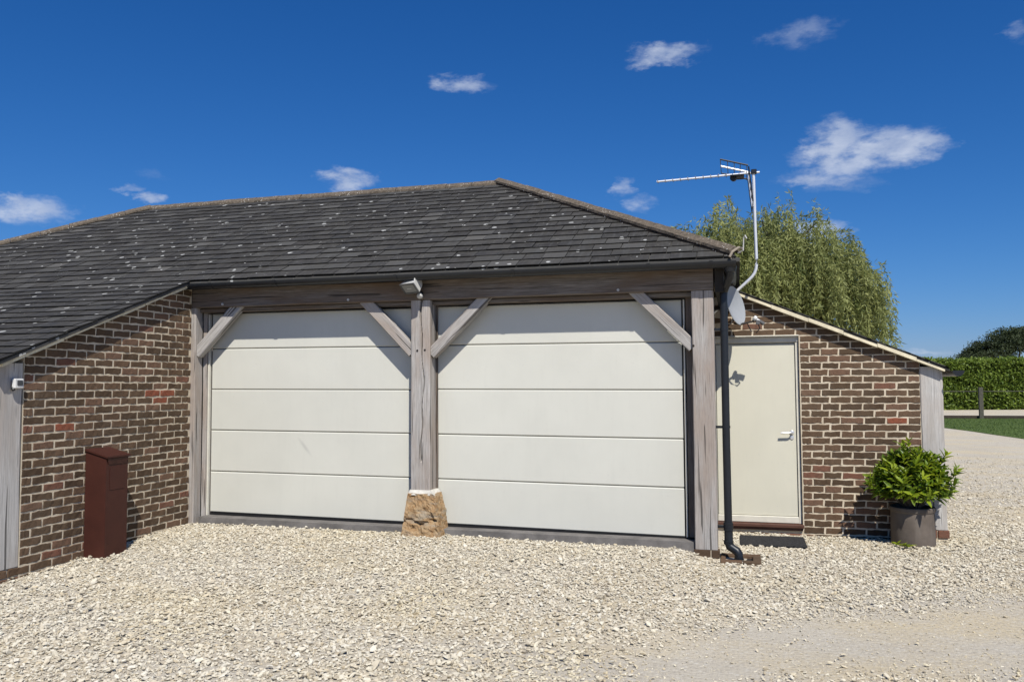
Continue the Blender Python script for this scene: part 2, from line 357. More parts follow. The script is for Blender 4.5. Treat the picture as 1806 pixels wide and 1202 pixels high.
def leaf_material(name, lo, hi, trans=0.25, rough=0.5, attr=False, spec=0.35):
    t = MT(name, rough, spec=spec)
    if attr:
        a = t.node('ShaderNodeVertexColor'); a.layer_name = 'tint'; s = t.node('ShaderNodeSeparateColor'); t.L.new(a.outputs['Color'], s.inputs[0]); r = s.outputs[0]
    else: r = t.rnd()
    c = t.mix(r, lo, hi); t.color(c)
    tr = t.node('ShaderNodeBsdfTranslucent'); t.L.new(t.mix(0.5, c, tuple(min(1, x * 1.4) for x in hi)), tr.inputs[0])
    mx = t.node('ShaderNodeMixShader'); mx.inputs[0].default_value = trans; out = t.N['Material Output']
    t.L.new(t.b.outputs[0], mx.inputs[1]); t.L.new(tr.outputs[0], mx.inputs[2]); t.L.new(mx.outputs[0], out.inputs[0]); return t.m
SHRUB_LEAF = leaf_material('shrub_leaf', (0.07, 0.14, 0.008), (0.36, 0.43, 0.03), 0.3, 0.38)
SHRUB_IN = leaf_material('shrub_leaf_inner', (0.035, 0.085, 0.008), (0.22, 0.30, 0.025), 0.25, 0.42, True)  # darker copy of the leaf green, puts interior shade into the colour
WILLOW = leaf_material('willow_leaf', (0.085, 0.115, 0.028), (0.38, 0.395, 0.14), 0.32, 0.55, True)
HEDGE = leaf_material('hedge_leaf', (0.05, 0.095, 0.010), (0.26, 0.34, 0.055), 0.22, 0.5, True)
DARKLEAF = leaf_material('dark_tree_leaf', (0.022, 0.036, 0.014), (0.060, 0.080, 0.028), 0.15, 0.6, True)
BARK = simple('bark', (0.10, 0.085, 0.065), 0.95, var=0.35, scale=12, bump=0.6)
FENCE = simple('weathered_fence_timber', (0.10, 0.092, 0.072), 0.9, var=0.25, scale=10, bump=0.3)

# ------------------------------------------------------------------ ground
def sstep(a, b, x):
    t = np.clip((x - a) / (b - a), 0, 1); return t * t * (3 - 2 * t)
def ground_z(x, y):
    x = np.asarray(x, float); y = np.asarray(y, float)
    s = np.interp(x, [2.4, 4.0, 5.4, 5.62, 5.8, 6.2], [1.0, 0.90, 0.74, 0.30, 0.07, 0.0])
    yy = np.minimum(y, 0.0)
    return -0.135 + 0.128 * np.exp(-(yy / 1.85) ** 2) * s + 0.006 * np.sin(x * 1.9 + 0.6 * y) * np.cos(y * 1.4 - x * 0.7)

def gravel_ground_material():
    t = MT('gravel_ground', 0.95, spec=0.1); p = t.coords('Position')
    base = t.ramp(t.noise(p, 0.9, 5, 0.6), [(0.3, (0.49, 0.435, 0.34)), (0.7, (0.58, 0.525, 0.415))])
    sand = t.ramp(t.noise(t.coords('Position', (0.55, 1.1, 1)), 0.9, 3), [(0.46, 0.0), (0.60, 0.85)]); base = t.mix(sand, base, (0.60, 0.50, 0.32))
    vn = t.node('ShaderNodeTexVoronoi'); vn.inputs['Scale'].default_value = 34; t.L.new(p, vn.inputs['Vector'])
    sc = t.node('ShaderNodeSeparateColor'); t.L.new(vn.outputs['Color'], sc.inputs[0])
    st = t.ramp(sc.outputs[0], [(0.0, (0.38, 0.335, 0.27)), (0.4, (0.50, 0.45, 0.37)), (0.8, (0.60, 0.555, 0.47)), (1.0, (0.68, 0.65, 0.57))])
    c = t.mix(t.ramp(vn.outputs['Distance'], [(0.25, 0.6), (0.6, 0.1)]), base, st)
    gr = t.noise(p, 170, 4, 0.75); c = t.mix(t.ramp(gr, [(0.36, 0.55), (0.5, 0.0)]), c, (0.28, 0.24, 0.19)); c = t.mix(t.ramp(gr, [(0.56, 0.0), (0.68, 0.7)]), c, (0.70, 0.66, 0.57)); t.color(c)
    h = t.math('ADD', t.math('SUBTRACT', 1.0, vn.outputs['Distance']), t.math('MULTIPLY', t.noise(p, 90, 3), 0.5)); t.bump(t.math('ADD', h, gr), 0.6, 0.012); return t.m
GROUND = gravel_ground_material()
def stones_material():
    t = MT('limestone_chippings', 0.9, spec=0.12); a = t.node('ShaderNodeVertexColor'); a.layer_name = 'tint'
    n = t.noise(t.coords('Position'), 130, 3); t.color(t.mix(t.ramp(n, [(0.35, 0.35), (0.6, 0.0)]), a.outputs['Color'], (0.42, 0.36, 0.28))); return t.m
STONES = stones_material()

def build_ground():
    xs = np.concatenate([[-400, -150, -60, -25], np.arange(-12, 4, 0.25), np.arange(4, 8, 0.1), np.arange(8, 24, 0.25), [24, 30, 45, 80, 160, 400]])
    ys = np.concatenate([[-400, -120, -50, -20], np.arange(-12, 16, 0.25), np.arange(16, 60, 2), [60, 80, 120, 200, 500]])
    X, Y = np.meshgrid(xs, ys); Z = ground_z(X, Y); V = np.stack([X, Y, Z], -1).reshape(-1, 3)
    ny, nx = X.shape; i = np.arange(ny - 1)[:, None] * nx + np.arange(nx - 1)[None]
    F = np.stack([i, i + 1, i + nx + 1, i + nx], -1).reshape(-1, 4)
    o = link('ground', fast_mesh('ground', V, F, GROUND, smooth=True)); tag(o, 'pale compacted gravel yard and drive around the garage', 'ground', kind='structure')
build_ground()

def worn(x, y):
    """1 where wheels have pressed the stones into the dust (band across the front right of the yard)"""
    c = -2.85 + 0.52 * (x - 5.7); w = 0.55 + 0.16 * np.clip(x - 6.0, 0, 6)
    n = 0.25 * np.sin(x * 3.1 + y) + 0.18 * np.sin(y * 4.3 - x * 1.7)
    return np.clip(1.25 * np.exp(-(((y - c) + 0.3 * n) / w) ** 2) * sstep(4.6, 6.2, x + 0.4 * n), 0, 1)
def build_stones():
    bm = bmesh.new(); bmesh.ops.create_icosphere(bm, subdivisions=1, radius=1.0); bm.verts.ensure_lookup_table()
    tv = np.array([v.co[:] for v in bm.verts]); tf = np.array([[v.index for v in f.verts] for f in bm.faces]); bm.free()
    rng = np.random.default_rng(11)
    variants = []
    for k in range(10):
        s = tv * (1 + rng.uniform(-0.38, 0.28, (12, 1))) + rng.uniform(-0.12, 0.12, (12, 3)); variants.append(s)
    variants = np.array(variants)
    # candidate points: uniform in the strip of ground in and just outside the view, thinned with distance
    n = 330000
    x = rng.uniform(-3.5, 16, n); y = rng.uniform(-6, 19, n)
    P = np.stack([x, y, ground_z(x, y)], -1); d = P - CAM; dep = d @ FW; lat = (d @ RT) / np.maximum(dep, .1)
    ok = (dep > 3.3) & (np.abs(lat) < 0.78)
    ok &= ~((x < 5.62) & (y > 0.02)) & ~((x < -0.02) & (y > -4.9)) & ~((x < 8.1) & (y > 1.585) & (y < 40)) & ~((x > 5.5) & (x < 5.79) & (y > -.01))
    ok &= ~((x > 5.95) & (x < 6.64) & (y > 0.80) & (y < 1.38)) & ~((x > 5.78) & (x < 6.15) & (y > -.11) & (y < 0.26))
    ok &= ~(((x - 7.70) ** 2 + (y - 1.36) ** 2) < 0.205 ** 2) & ~((x < 0.245) & (y > -1.56) & (y < -1.2)) & ~((x > 2.6) & (x < 3.05) & (y > -.14))
    keep = 1.0 * (1 - 0.82 * sstep(9.5, 16.5, dep)) * (1 - sstep(16.5, 20, dep))
    track = worn(x, y)
    blot = np.array([mnoise.noise(Vector((a * 0.8, b * 1.3, 4.0))) for a, b in zip(x, y)])
    keep = keep * (1 - 0.45 * track) * (1 - 0.55 * np.clip((blot - 0.2) * 3, 0, 1))
    dens = 260000 / (19.5 * 25)
    ok &= rng.uniform(0, 1, n) < keep
    # second helping close by, where single stones can be told apart
    m = 200000
    x2 = rng.uniform(-2.5, 10.5, m); y2 = rng.uniform(-5.6, 3.0, m)
    P2 = np.stack([x2, y2, ground_z(x2, y2)], -1); d2 = P2 - CAM; dep2 = d2 @ FW; lat2 = (d2 @ RT) / np.maximum(dep2, .1)
    ok2 = (dep2 > 3.3) & (np.abs(lat2) < 0.72) & ~((x2 < 5.62) & (y2 > 0.02)) & ~((x2 < -0.02)) & ~((x2 < 8.1) & (y2 > 1.585)) & ~((x2 > 5.5) & (x2 < 5.79) & (y2 > -.01))
    ok2 &= ~((x2 > 5.95) & (x2 < 6.64) & (y2 > 0.80) & (y2 < 1.38)) & ~((x2 > 5.78) & (x2 < 6.15) & (y2 > -.11) & (y2 < 0.26)) & ~(((x2 - 7.70) ** 2 + (y2 - 1.36) ** 2) < 0.205 ** 2) & ~((x2 < 0.245) & (y2 > -1.56) & (y2 < -1.2)) & ~((x2 > 2.6) & (x2 < 3.05) & (y2 > -.14))
    ok2 &= rng.uniform(0, 1, m) > 1.0 * worn(x2, y2)
    P = np.concatenate([P[ok], P2[ok2]]); n = len(P)
    size = rng.lognormal(math.log(0.0093), 0.38, n).clip(0.005, 0.022)
    size = size * (1 - 0.52 * worn(P[:, 0], P[:, 1]) * (rng.uniform(0, 1, n) < 0.93))
    var = rng.integers(0, 10, n); q = rng.normal(size=(n, 4)); q /= np.linalg.norm(q, axis=1)[:, None]
    q[:, 0] += 0.0
    w, a, b, c = q.T
    Rm = np.stack([1 - 2 * (b * b + c * c), 2 * (a * b - c * w), 2 * (a * c + b * w), 2 * (a * b + c * w), 1 - 2 * (a * a + c * c), 2 * (b * c - a * w), 2 * (a * c - b * w), 2 * (b * c + a * w), 1 - 2 * (a * a + b * b)], -1).reshape(n, 3, 3)
    asp = np.stack([rng.uniform(0.9, 1.6, n), rng.uniform(0.7, 1.05, n), rng.uniform(0.45, 0.8, n)], -1)
    T = variants[var] * asp[:, None, :]; T = np.einsum('nij,nkj->nki', Rm, T) * size[:, None, None]; T[:, :, 2] *= 0.62
    T += P[:, None, :]; T[:, :, 2] += (size * rng.uniform(0.1, 1.0, n))[:, None]
    V = T.reshape(-1, 3); F = (tf[None] + (np.arange(n) * 12)[:, None, None]).reshape(-1, 3)
    u = rng.uniform(0, 1, n)[:, None]; pal = np.array([[0.74, 0.695, 0.60], [0.66, 0.60, 0.50], [0.79, 0.755, 0.68], [0.52, 0.465, 0.385], [0.62, 0.54, 0.41], [0.38, 0.34, 0.29]])
    ci = rng.choice(6, n, p=[0.36, 0.27, 0.20, 0.09, 0.06, 0.02]); c = pal[ci] * (0.9 + 0.2 * u) * np.array([[0.90, 0.875, 0.79]])
    wn = np.array([mnoise.noise(Vector((a * 0.7, b * 1.0, 9.0))) for a, b in P[:, :2]])
    warm = 0.55 * np.clip((wn - 0.1) * 2, 0, 1) + 0.8 * np.exp(-((P[:, 0] - 3.6) / 0.42) ** 2 - ((P[:, 1] + 2.15) / 0.5) ** 2) + 0.5 * worn(P[:, 0], P[:, 1])
    warm = (np.clip(warm, 0, 1) * rng.uniform(0.2, 1.1, n))[:, None]; c = c * (1 - warm * np.array([[0.02, 0.08, 0.26]]))
    o = link('gravel_stones', fast_mesh('gravel_stones', V, F, STONES, np.repeat(c, 12, 0)))
    tag(o, 'loose cream limestone chippings spread over the yard', 'gravel', kind='stuff')
build_stones()

# ------------------------------------------------------------------ garage
garage = empty('garage', (0, 0, 0)); tag(garage, 'low brick and oak framed double garage with slate hipped roof', 'garage')

def timber(name, p0, p1, w, h, front, parent, mat, seed=0, wob=0.004, crack=None, cham=0.008, nl=None):
    """squared timber from p0 to p1 (axis of the piece), w across, h along 'front' direction"""
    p0 = Vector(p0); p1 = Vector(p1); ax = (p1 - p0); Ln = ax.length; ax.normalize()
    fr = Vector(front); fr = (fr - ax * fr.dot(ax)).normalized(); sd = ax.cross(fr)
    nl = nl or max(8, int(Ln / 0.06)); nw = 44 if crack else 6
    sec = []
    hw, hh = w / 2, h / 2
    for i in range(nw + 1): sec.append((-hw + cham + (w - 2 * cham) * i / nw, hh))        # front face
    for i in range(4): sec.append((hw, hh - cham - (h - 2 * cham) * i / 3))
    for i in range(4): sec.append((hw - cham - (w - 2 * cham) * i / 3, -hh))
    for i in range(4): sec.append((-hw, -hh + cham + (h - 2 * cham) * i / 3))
    ns = len(sec); V = []
    for j in range(nl + 1):
        s = Ln * j / nl
        for k, (a, b) in enumerate(sec):
            q = Vector((s * 1.3 + seed * 7.1, a * 9 + seed, b * 9)); da = mnoise.noise(q) * wob; db = mnoise.noise(q + Vector((31, 7, 3))) * wob
            bb = b + db; aa = a + da
            if crack and k <= nw:
                cx = crack(s)
                if cx is not None:
                    dist = abs(a - cx[0]); wid = cx[1]
                    if dist < wid: bb -= cx[2] * (1 - dist / wid)
            V.append((s, aa, bb))
    F = []
    for j in range(nl):
        for k in range(ns): F.append((j * ns + k, j * ns + (k + 1) % ns, (j + 1) * ns + (k + 1) % ns, (j + 1) * ns + k))
    me = bpy.data.meshes.new(name); me.from_pydata(V, [], F + [tuple(range(ns - 1, -1, -1)), tuple(range(nl * ns, nl * ns + ns))]); me.materials.append(mat)
    bm = bmesh.new(); bm.from_mesh(me); bmesh.ops.recalc_face_normals(bm, faces=bm.faces[:]); bm.to_mesh(me); bm.free()
    o = link(name, me, parent)
    M = Matrix((ax, sd, fr)).transposed().to_4x4(); M.translation = p0 - wloc(parent); o.matrix_local = M
    return o

HB = 2.424
FR = (0, -1, 0)
# posts
timber('post', (-0.05, 0.07, -0.1), (-0.05, 0.07, HB - 0.002), 0.20, 0.14, FR, garage, OAK, 1)
def post_crack(s):
    z = s + 0.45
    if z < 0.75: return None
    return (0.022 + 0.012 * math.sin(z * 5.0) + 0.008 * math.sin(z * 13), 0.0085 + 0.004 * math.sin(z * 3.1) + 0.002 * math.sin(z * 17), 0.055)
timber('post', (2.778, 0.09, 0.45), (2.778, 0.09, HB - 0.002), 0.214, 0.18, FR, garage, OAK, 2, crack=post_crack, nl=70)
timber('post', (5.664, 0.10, -0.028), (5.664, 0.10, HB - 0.002), 0.208, 0.20, FR, garage, OAK, 3)
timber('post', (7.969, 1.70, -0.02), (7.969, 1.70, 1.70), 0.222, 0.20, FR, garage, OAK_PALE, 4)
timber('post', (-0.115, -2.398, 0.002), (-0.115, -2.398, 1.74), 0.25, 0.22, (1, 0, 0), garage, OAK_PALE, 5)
# beams over the two bays, meeting on the middle post
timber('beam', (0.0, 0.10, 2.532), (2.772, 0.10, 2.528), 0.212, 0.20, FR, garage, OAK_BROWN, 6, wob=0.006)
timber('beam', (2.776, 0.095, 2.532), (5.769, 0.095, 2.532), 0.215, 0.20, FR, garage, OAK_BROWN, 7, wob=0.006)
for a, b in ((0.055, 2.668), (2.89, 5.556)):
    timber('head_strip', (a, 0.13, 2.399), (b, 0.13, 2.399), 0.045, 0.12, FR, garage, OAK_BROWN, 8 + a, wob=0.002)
# braces: (lower end lower/upper corner, upper end lower/upper corner) in the plane of the frame
def brace(lb, ub, lt, ut, seed):
    a = Vector(((lb[0] + ub[0]) / 2, 0.075, (lb[1] + ub[1]) / 2)); b = Vector(((lt[0] + ut[0]) / 2, 0.075, (lt[1] + ut[1]) / 2))
    d = (b - a).normalized(); a -= d * 0.02; b += d * 0.13
    timber('brace', a, b, 0.114, 0.095, FR, garage, OAK, seed, wob=0.007)
brace((0.045, 1.857), (0.048, 1.985), (0.60, 2.405), (0.46, 2.40), 11)
brace((2.665, 1.82), (2.665, 1.965), (2.14, 2.37), (2.265, 2.36), 12)
brace((2.895, 1.80), (2.895, 1.945), (3.50, 2.39), (3.36, 2.39), 13)
brace((5.556, 1.826), (5.556, 1.972), (5.015, 2.375), (5.155, 2.37), 14)
# pegs
for (x, z) in ((2.745, 1.90), (2.83, 1.905), (5.575, 1.90)):
    MB().tube([(x, 0.02, z), (x, -0.006, z - 0.006)], 0.011, 8).build('peg', DARKBOARD, garage)
for x in (0.40, 1.95, 4.86): MB().tube([(x, 0.02, 2.455), (x, -0.012, 2.455)], 0.014, 8).build('bolt', LIGHTGREY, garage)
# door jambs
for (x0, x1, y0) in ((0.052, 0.100, 0.142), (5.497, 5.556, 0.150), (2.60, 2.668, 0.175), (2.888, 2.905, 0.175)):
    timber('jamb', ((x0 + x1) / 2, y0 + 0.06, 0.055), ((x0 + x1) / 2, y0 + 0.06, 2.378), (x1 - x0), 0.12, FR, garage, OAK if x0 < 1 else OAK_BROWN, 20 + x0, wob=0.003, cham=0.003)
for (x0, x1) in ((0.101, 0.117), (5.470, 5.486)): MB().box(x0, x1, 0.168, 0.21, 0.05, 2.36, 0.002).build('frame_strip', CREAM, garage)
# sill and doors
def sz(x): return 0.074 - 0.008 * x                       # the whole sill falls a little to the right
MB().hexa([(0.10, 0.03, -0.2), (5.552, 0.03, -0.2), (5.552, 0.62, -0.2), (0.10, 0.62, -0.2), (0.10, 0.036, sz(0.1)), (5.552, 0.036, sz(5.55)), (5.552, 0.62, sz(5.55)), (0.10, 0.62, sz(0.1))]).build('sill', CONCRETE, garage)
def garage_door(x0, x1, seams_l, seams_r, yf, label):
    d = MB().box(x0 - .012, x1 + .012, yf + 0.03, yf + 0.05, sz(x0) + 0.004, 2.385).build('garage_door', RUBBER, garage); tag(d, label)
    for k in range(len(seams_l) - 1):
        a0, a1 = seams_l[k], seams_l[k + 1]; b0, b1 = seams_r[k], seams_r[k + 1]; g = 0.0035; e = 0.009; t = 0.0015 * (k % 2)
        y0 = yf + t
        m = MB(); c = [(x0, a1 + g), (x1, b1 + g), (x1, b0 - g), (x0, a0 - g)]
        bk = [m.bm.verts.new((x, yf + 0.032, z)) for x, z in c]; md = [m.bm.verts.new((x, y0 + e, z)) for x, z in c]
        ins = [(x0 + e, a1 + g + e), (x1 - e, b1 + g + e), (x1 - e, b0 - g - e), (x0 + e, a0 - g - e)]; ft = [m.bm.verts.new((x, y0, z)) for x, z in ins]
        m.bm.faces.new(ft)
        for A, B in ((bk, md), (md, ft)):
            for i in range(4): m.bm.faces.new((A[i], A[(i + 1) % 4], B[(i + 1) % 4], B[i]))
        m.build('panel', DOOR, d)
    m = MB(); m.hexa([(x0, yf + 0.004, sz(x0) + 0.002), (x1, yf + 0.004, sz(x1) + 0.002), (x1, yf + 0.03, sz(x1) + 0.002), (x0, yf + 0.03, sz(x0) + 0.002),
                      (x0, yf + 0.004, seams_l[-1] - 0.002), (x1, yf + 0.004, seams_r[-1] - 0.002), (x1, yf + 0.03, seams_r[-1] - 0.002), (x0, yf + 0.03, seams_l[-1] - 0.002)]).build('rubber_seal', RUBBER, d)
garage_door(0.128, 2.652, [2.372, 1.965, 1.498, 1.034, 0.566, 0.104], [2.366, 1.951, 1.483, 1.018, 0.549, 0.076], 0.20, 'left sectional door with a faint diagonal scuff')
garage_door(2.892, 5.458, [2.372, 1.957, 1.487, 1.014, 0.545, 0.079], [2.366, 1.944, 1.471, 0.992, 0.517, 0.044], 0.20, 'right sectional door')

MB().box(-1.2, 5.60, 0.34, 0.36, -0.1, 2.66).build('leak_backing', DARKBOARD, garage)  # added dark sheet behind the doors, keeps sky light out of the gaps
# staddle stone under the middle post
def staddle():
    bm = bmesh.new(); bmesh.ops.create_cube(bm, size=1.0); bmesh.ops.subdivide_edges(bm, edges=bm.edges[:], cuts=22, use_grid_fill=True)
    for v in bm.verts:
        u, w, h = v.co.x + 0.5, v.co.y + 0.5, v.co.z + 0.5
        x0 = 2.602 + (2.652 - 2.602) * h; x1 = 3.045 + (2.948 - 3.045) * h; y0 = -0.135 + (0.10) * h; y1 = 0.195
        z = -0.09 + 0.505 * h
        n = mnoise.fractal(Vector((u * 3.4, w * 3.4 + 5, h * 5)), 0.7, 2.1, 6) * 0.030
        ledge = 0.034 * math.exp(-((h - 0.44 - 0.035 * math.sin(u * 9)) / 0.03) ** 2)
        v.co = Vector((x0 + (x1 - x0) * u + (u - .5) * 2 * n * 0.6, y0 + (y1 - y0) * w + (n + ledge) * (1 - w), z + n * 0.5 * (h > 0.9)))
    me = bpy.data.meshes.new('staddle_stone'); bm.to_mesh(me); bm.free(); me.materials.append(STONE); link('staddle_stone', me, garage)['label'] = 'rough tapering ironstone block under the middle post'
staddle()
MB().hexa([(2.655, -0.035, 0.40), (2.945, -0.035, 0.40), (2.945, 0.19, 0.40), (2.655, 0.19, 0.40), (2.665, -0.012, 0.449), (2.90, -0.012, 0.449), (2.915, 0.185, 0.449), (2.665, 0.185, 0.449)]).build('mortar_pad', simple('white_mortar', (0.60, 0.57, 0.50), 0.9, bump=0.8, bs=30), garage)

# ---- bricks
def clip_poly(poly, a, b, c):
    """keep a*x+b*y<=c"""
    out = []
    for i in range(len(poly)):
        p, q = poly[i], poly[(i + 1) % len(poly)]; fp = a * p[0] + b * p[1] - c; fq = a * q[0] + b * q[1] - c
        if fp <= 0: out.append(p)
        if (fp < 0) != (fq < 0) and abs(fp - fq) > 1e-12:
            t = fp / (fp - fq); out.append((p[0] + t * (q[0] - p[0]), p[1] + t * (q[1] - p[1])))
    return out
def area(poly): return 0.5 * abs(sum(poly[i][0] * poly[(i + 1) % len(poly)][1] - poly[(i + 1) % len(poly)][0] * poly[i][1] for i in range(len(poly))))

def brick_block(L, H, seed, D=0.055):
    """face towards -Y at y=0, rough arrises, 44 triangles"""
    r = random.Random(seed); V = []; F = []
    nx = 5; e = 0.006
    def j(a): return r.uniform(-a, a)
    topw = [j(0.0045) for _ in range(nx + 1)]; botw = [j(0.0045) for _ in range(nx + 1)]
    rows = []
    for (z, yy, ins) in ((-H / 2, D, 0), (-H / 2, e, 0), (-H / 2 + e, 0, e), (H / 2 - e, 0, e), (H / 2, e, 0), (H / 2, D, 0)):
        row = []
        for i in range(nx + 1):
            x = (-L / 2 + ins) + (L - 2 * ins) * i / nx; w = botw[i] if z < 0 else topw[i]
            xe = j(0.003) if i in (0, nx) else 0
            row.append(len(V)); V.append((x + xe, yy + (j(0.0025) if yy < 0.02 else 0), z + w))
        rows.append(row)
    for A, B in zip(rows, rows[1:]):
        for i in range(nx): F.append((A[i], A[i + 1], B[i + 1], B[i]))
    F.append(tuple(q[0] for q in rows)); F.append(tuple(q[nx] for q in rows[::-1]))
    me = bpy.data.meshes.new('brick'); me.from_pydata(V, [], F); me.materials.append(BRICK); me.update()
    return me
BR_CACHE = {}
def brick_mesh(L, rnd_):
    key = (round(L, 2), rnd_.randrange(5))
    if key not in BR_CACHE: BR_CACHE[key] = brick_block(round(L, 2), 0.0640, hash(key) & 0xffff)
    return BR_CACHE[key]
def poly_brick(poly):
    m = MB(); n = len(poly); cx = sum(p[0] for p in poly) / n; cy = sum(p[1] for p in poly) / n
    ft = [m.bm.verts.new((cx + (p[0] - cx) * 0.95, 0.0, cy + (p[1] - cy) * 0.90)) for p in poly]; md = [m.bm.verts.new((p[0], 0.005, p[1])) for p in poly]; bk = [m.bm.verts.new((p[0], 0.055, p[1])) for p in poly]
    m.bm.faces.new(ft)
    for A, B in ((ft, md), (md, bk)):
        for i in range(n): m.bm.faces.new((A[i], A[(i + 1) % n], B[(i + 1) % n], B[i]))
    bmesh.ops.recalc_face_normals(m.bm, faces=m.bm.faces[:])
    me = bpy.data.meshes.new('brick'); m.bm.to_mesh(me); m.bm.free(); me.materials.append(BRICK); return me
def lay(wall, rects, to_world, rotz, clips, seed):
    """rects (s0,s1,z0,z1) in the plane of the wall; clips are half planes a*s+b*z<=c"""
    r = random.Random(seed)
    for (s0, s1, z0, z1) in rects:
        poly = [(s0, z0), (s1, z0), (s1, z1), (s0, z1)]; full = area(poly); cut = poly
        for c in clips:
            cut = clip_poly(cut, *c)
            if len(cut) < 3: break
        if len(cut) < 3 or area(cut) < 0.0012: continue
        if area(cut) > 0.985 * full:
            me = brick_mesh(s1 - s0, r); sc = (s1 - s0) / round(s1 - s0, 2)
            p = to_world((s0 + s1) / 2, (z0 + z1) / 2, r.uniform(-0.002, 0.002)); flip = math.pi if r.random() < 0 else 0
            o = link('brick', me, wall, p, (0, 0, rotz), (sc, 1, 1)); o.rotation_euler.y = r.uniform(-0.008, 0.008) + flip
        else:
            cs = sum(p[0] for p in cut) / len(cut); cz = sum(p[1] for p in cut) / len(cut)
            link('brick', poly_brick([(p[0] - cs, p[1] - cz) for p in cut]), wall, to_world(cs, cz, 0.0), (0, 0, rotz))
MJ = 0.0108
# left side wall (faces +X), stretcher bond, 75 mm courses, top follows the verge
VL = (2.627, 0.3885, -0.194)                                # underside of the verge strip: z, slope, at y
def verge_left(y): return VL[0] + VL[1] * (y - VL[2])
lw = MB(); lw.prism([(-0.0045, -2.272, -0.3), (-0.0045, -0.002, -0.3), (-0.0045, -0.002, verge_left(0) + 0.03), (-0.0045, -2.272, verge_left(-2.272) + 0.03)], (-0.2, 0, 0))
left_wall = lw.build('side_wall', MORTAR, garage); left_wall['label'] = 'dark brick side wall with sloping top'
rects = []
for rr in range(-2, 36):
    z0 = rr * 0.075 + MJ / 2; z1 = (rr + 1) * 0.075 - MJ / 2; s = -2.268; first = True; p = 0.2365
    s1 = s + (p if rr % 2 == 0 else p * 0.475)
    if rr < 0: s = -2.62; s1 = s + (p if rr % 2 else p * .5)
    jr = random.Random(rr + 400)
    while s < -0.02:
        e = min(s1 - MJ, -0.006); 
        if e - s > 0.03: rects.append((s, e, z0, z1))
        s = s1; s1 = s + p + jr.uniform(-0.005, 0.005)
lay(left_wall, rects, lambda s, z, j: (j, s, z), math.pi / 2, [(-VL[1], 1.0, VL[0] - VL[1] * VL[2] - 0.004)], 5)
# plinth backing below the front post and the front of the low wing (runs on to the left, out of the picture)
MB().box(-0.25, -0.013, -2.615, -2.274, -0.35, -0.003).build('plinth', MORTAR, garage)
MB().box(-9.0, -0.26, -2.50, -2.30, -0.35, 1.70).build('front_wall', MORTAR, garage)
MB().box(-9.0, -8.8, -2.30, 8.0, -0.35, 1.70).build('end_wall', MORTAR, garage)
MB().box(7.88, 8.06, 1.815, 6.3, -0.35, 1.66).build('lean_to_wall', MORTAR, garage)
MB().box(-8.8, 5.6, 6.30, 6.5, -0.35, 2.6).build('back_wall', MORTAR, garage)

# right wall (faces -Y) at y = 1.605, round the entry door
RY = 1.605
VR = (2.274, -0.418, 6.59)
def verge_right(x): return VR[0] + VR[1] * (x - VR[2])
rw = MB()
rw.prism([(6.640, RY + 0.0045, -0.4), (7.860, RY + 0.0045, -0.4), (7.860, RY + 0.0045, verge_right(7.86) + 0.03), (6.640, RY + 0.0045, verge_right(6.64) + 0.03)], (0, 0.2, 0))
rw.prism([(5.640, RY + 0.005, 2.072), (6.6395, RY + 0.005, 2.072), (6.6395, RY + 0.005, verge_right(6.64) + 0.03), (5.640, RY + 0.005, verge_right(5.64) + 0.03)], (0, 0.19, 0))
rw.box(5.640, 6.6395, RY + 0.006, RY + 0.2, -0.4, -0.088)
right_wall = rw.build('entry_wall', MORTAR, garage); right_wall['label'] = 'dark brick wall beside the cream entry door'
rects = []; z_ref = 1.986
JA = [6.645, 6.868, 7.055, 7.286, 7.508, 7.731, 7.862]; JB = [6.645, 6.750, 6.945, 7.174, 7.396, 7.624, 7.862]
for k in range(-9, 29):
    z1 = z_ref - k * 0.075 - MJ / 2; z0 = z1 - 0.075 + MJ; jr = random.Random(k + 90)
    J = list(JA if k % 2 else JB)
    if z0 > 2.06: J = [5.70 + (0.113 if k % 2 else 0) + 0.2262 * i for i in range(0, 10)] ; J = [min(j_, 7.862) for j_ in J]
    for i in range(1, len(J) - 1): J[i] += jr.uniform(-0.006, 0.006)
    for a, b in zip(J, J[1:]):
        if b - a > 0.04: rects.append((a + MJ / 2, b - MJ / 2, z0, z1))
    if z1 < -0.085:
        for a, b in zip([5.70, 5.93, 6.16, 6.39], [5.93, 6.16, 6.39, 6.635]): rects.append((a + MJ / 2, b - MJ / 2, z0, z1))
lay(right_wall, rects, lambda s, z, j: (s, RY + j, z), 0.0, [(-VR[1], 1.0, VR[0] - VR[1] * VR[2] - 0.004)], 6)
# plinth bricks under the oak posts
for (x0, x1, y0, y1, z0, z1) in ((5.548, 5.700, -0.008, 0.09, -0.105, -0.031), (5.708, 5.784, -0.008, 0.09, -0.105, -0.031), (7.858, 7.975, 1.59, 1.70, -0.105, -0.024), (7.985, 8.095, 1.59, 1.70, -0.105, -0.024)):
    MB().box(x0, x1, y0, y1, z0, z1, 0.005).build('brick', BRICK, garage)
MB().box(5.56, 5.77, 0.0, 0.2, -0.4, -0.034).build('plinth', MORTAR, garage); MB().box(7.87, 8.08, 1.605, 1.78, -0.4, -0.03).build('plinth', MORTAR, garage)

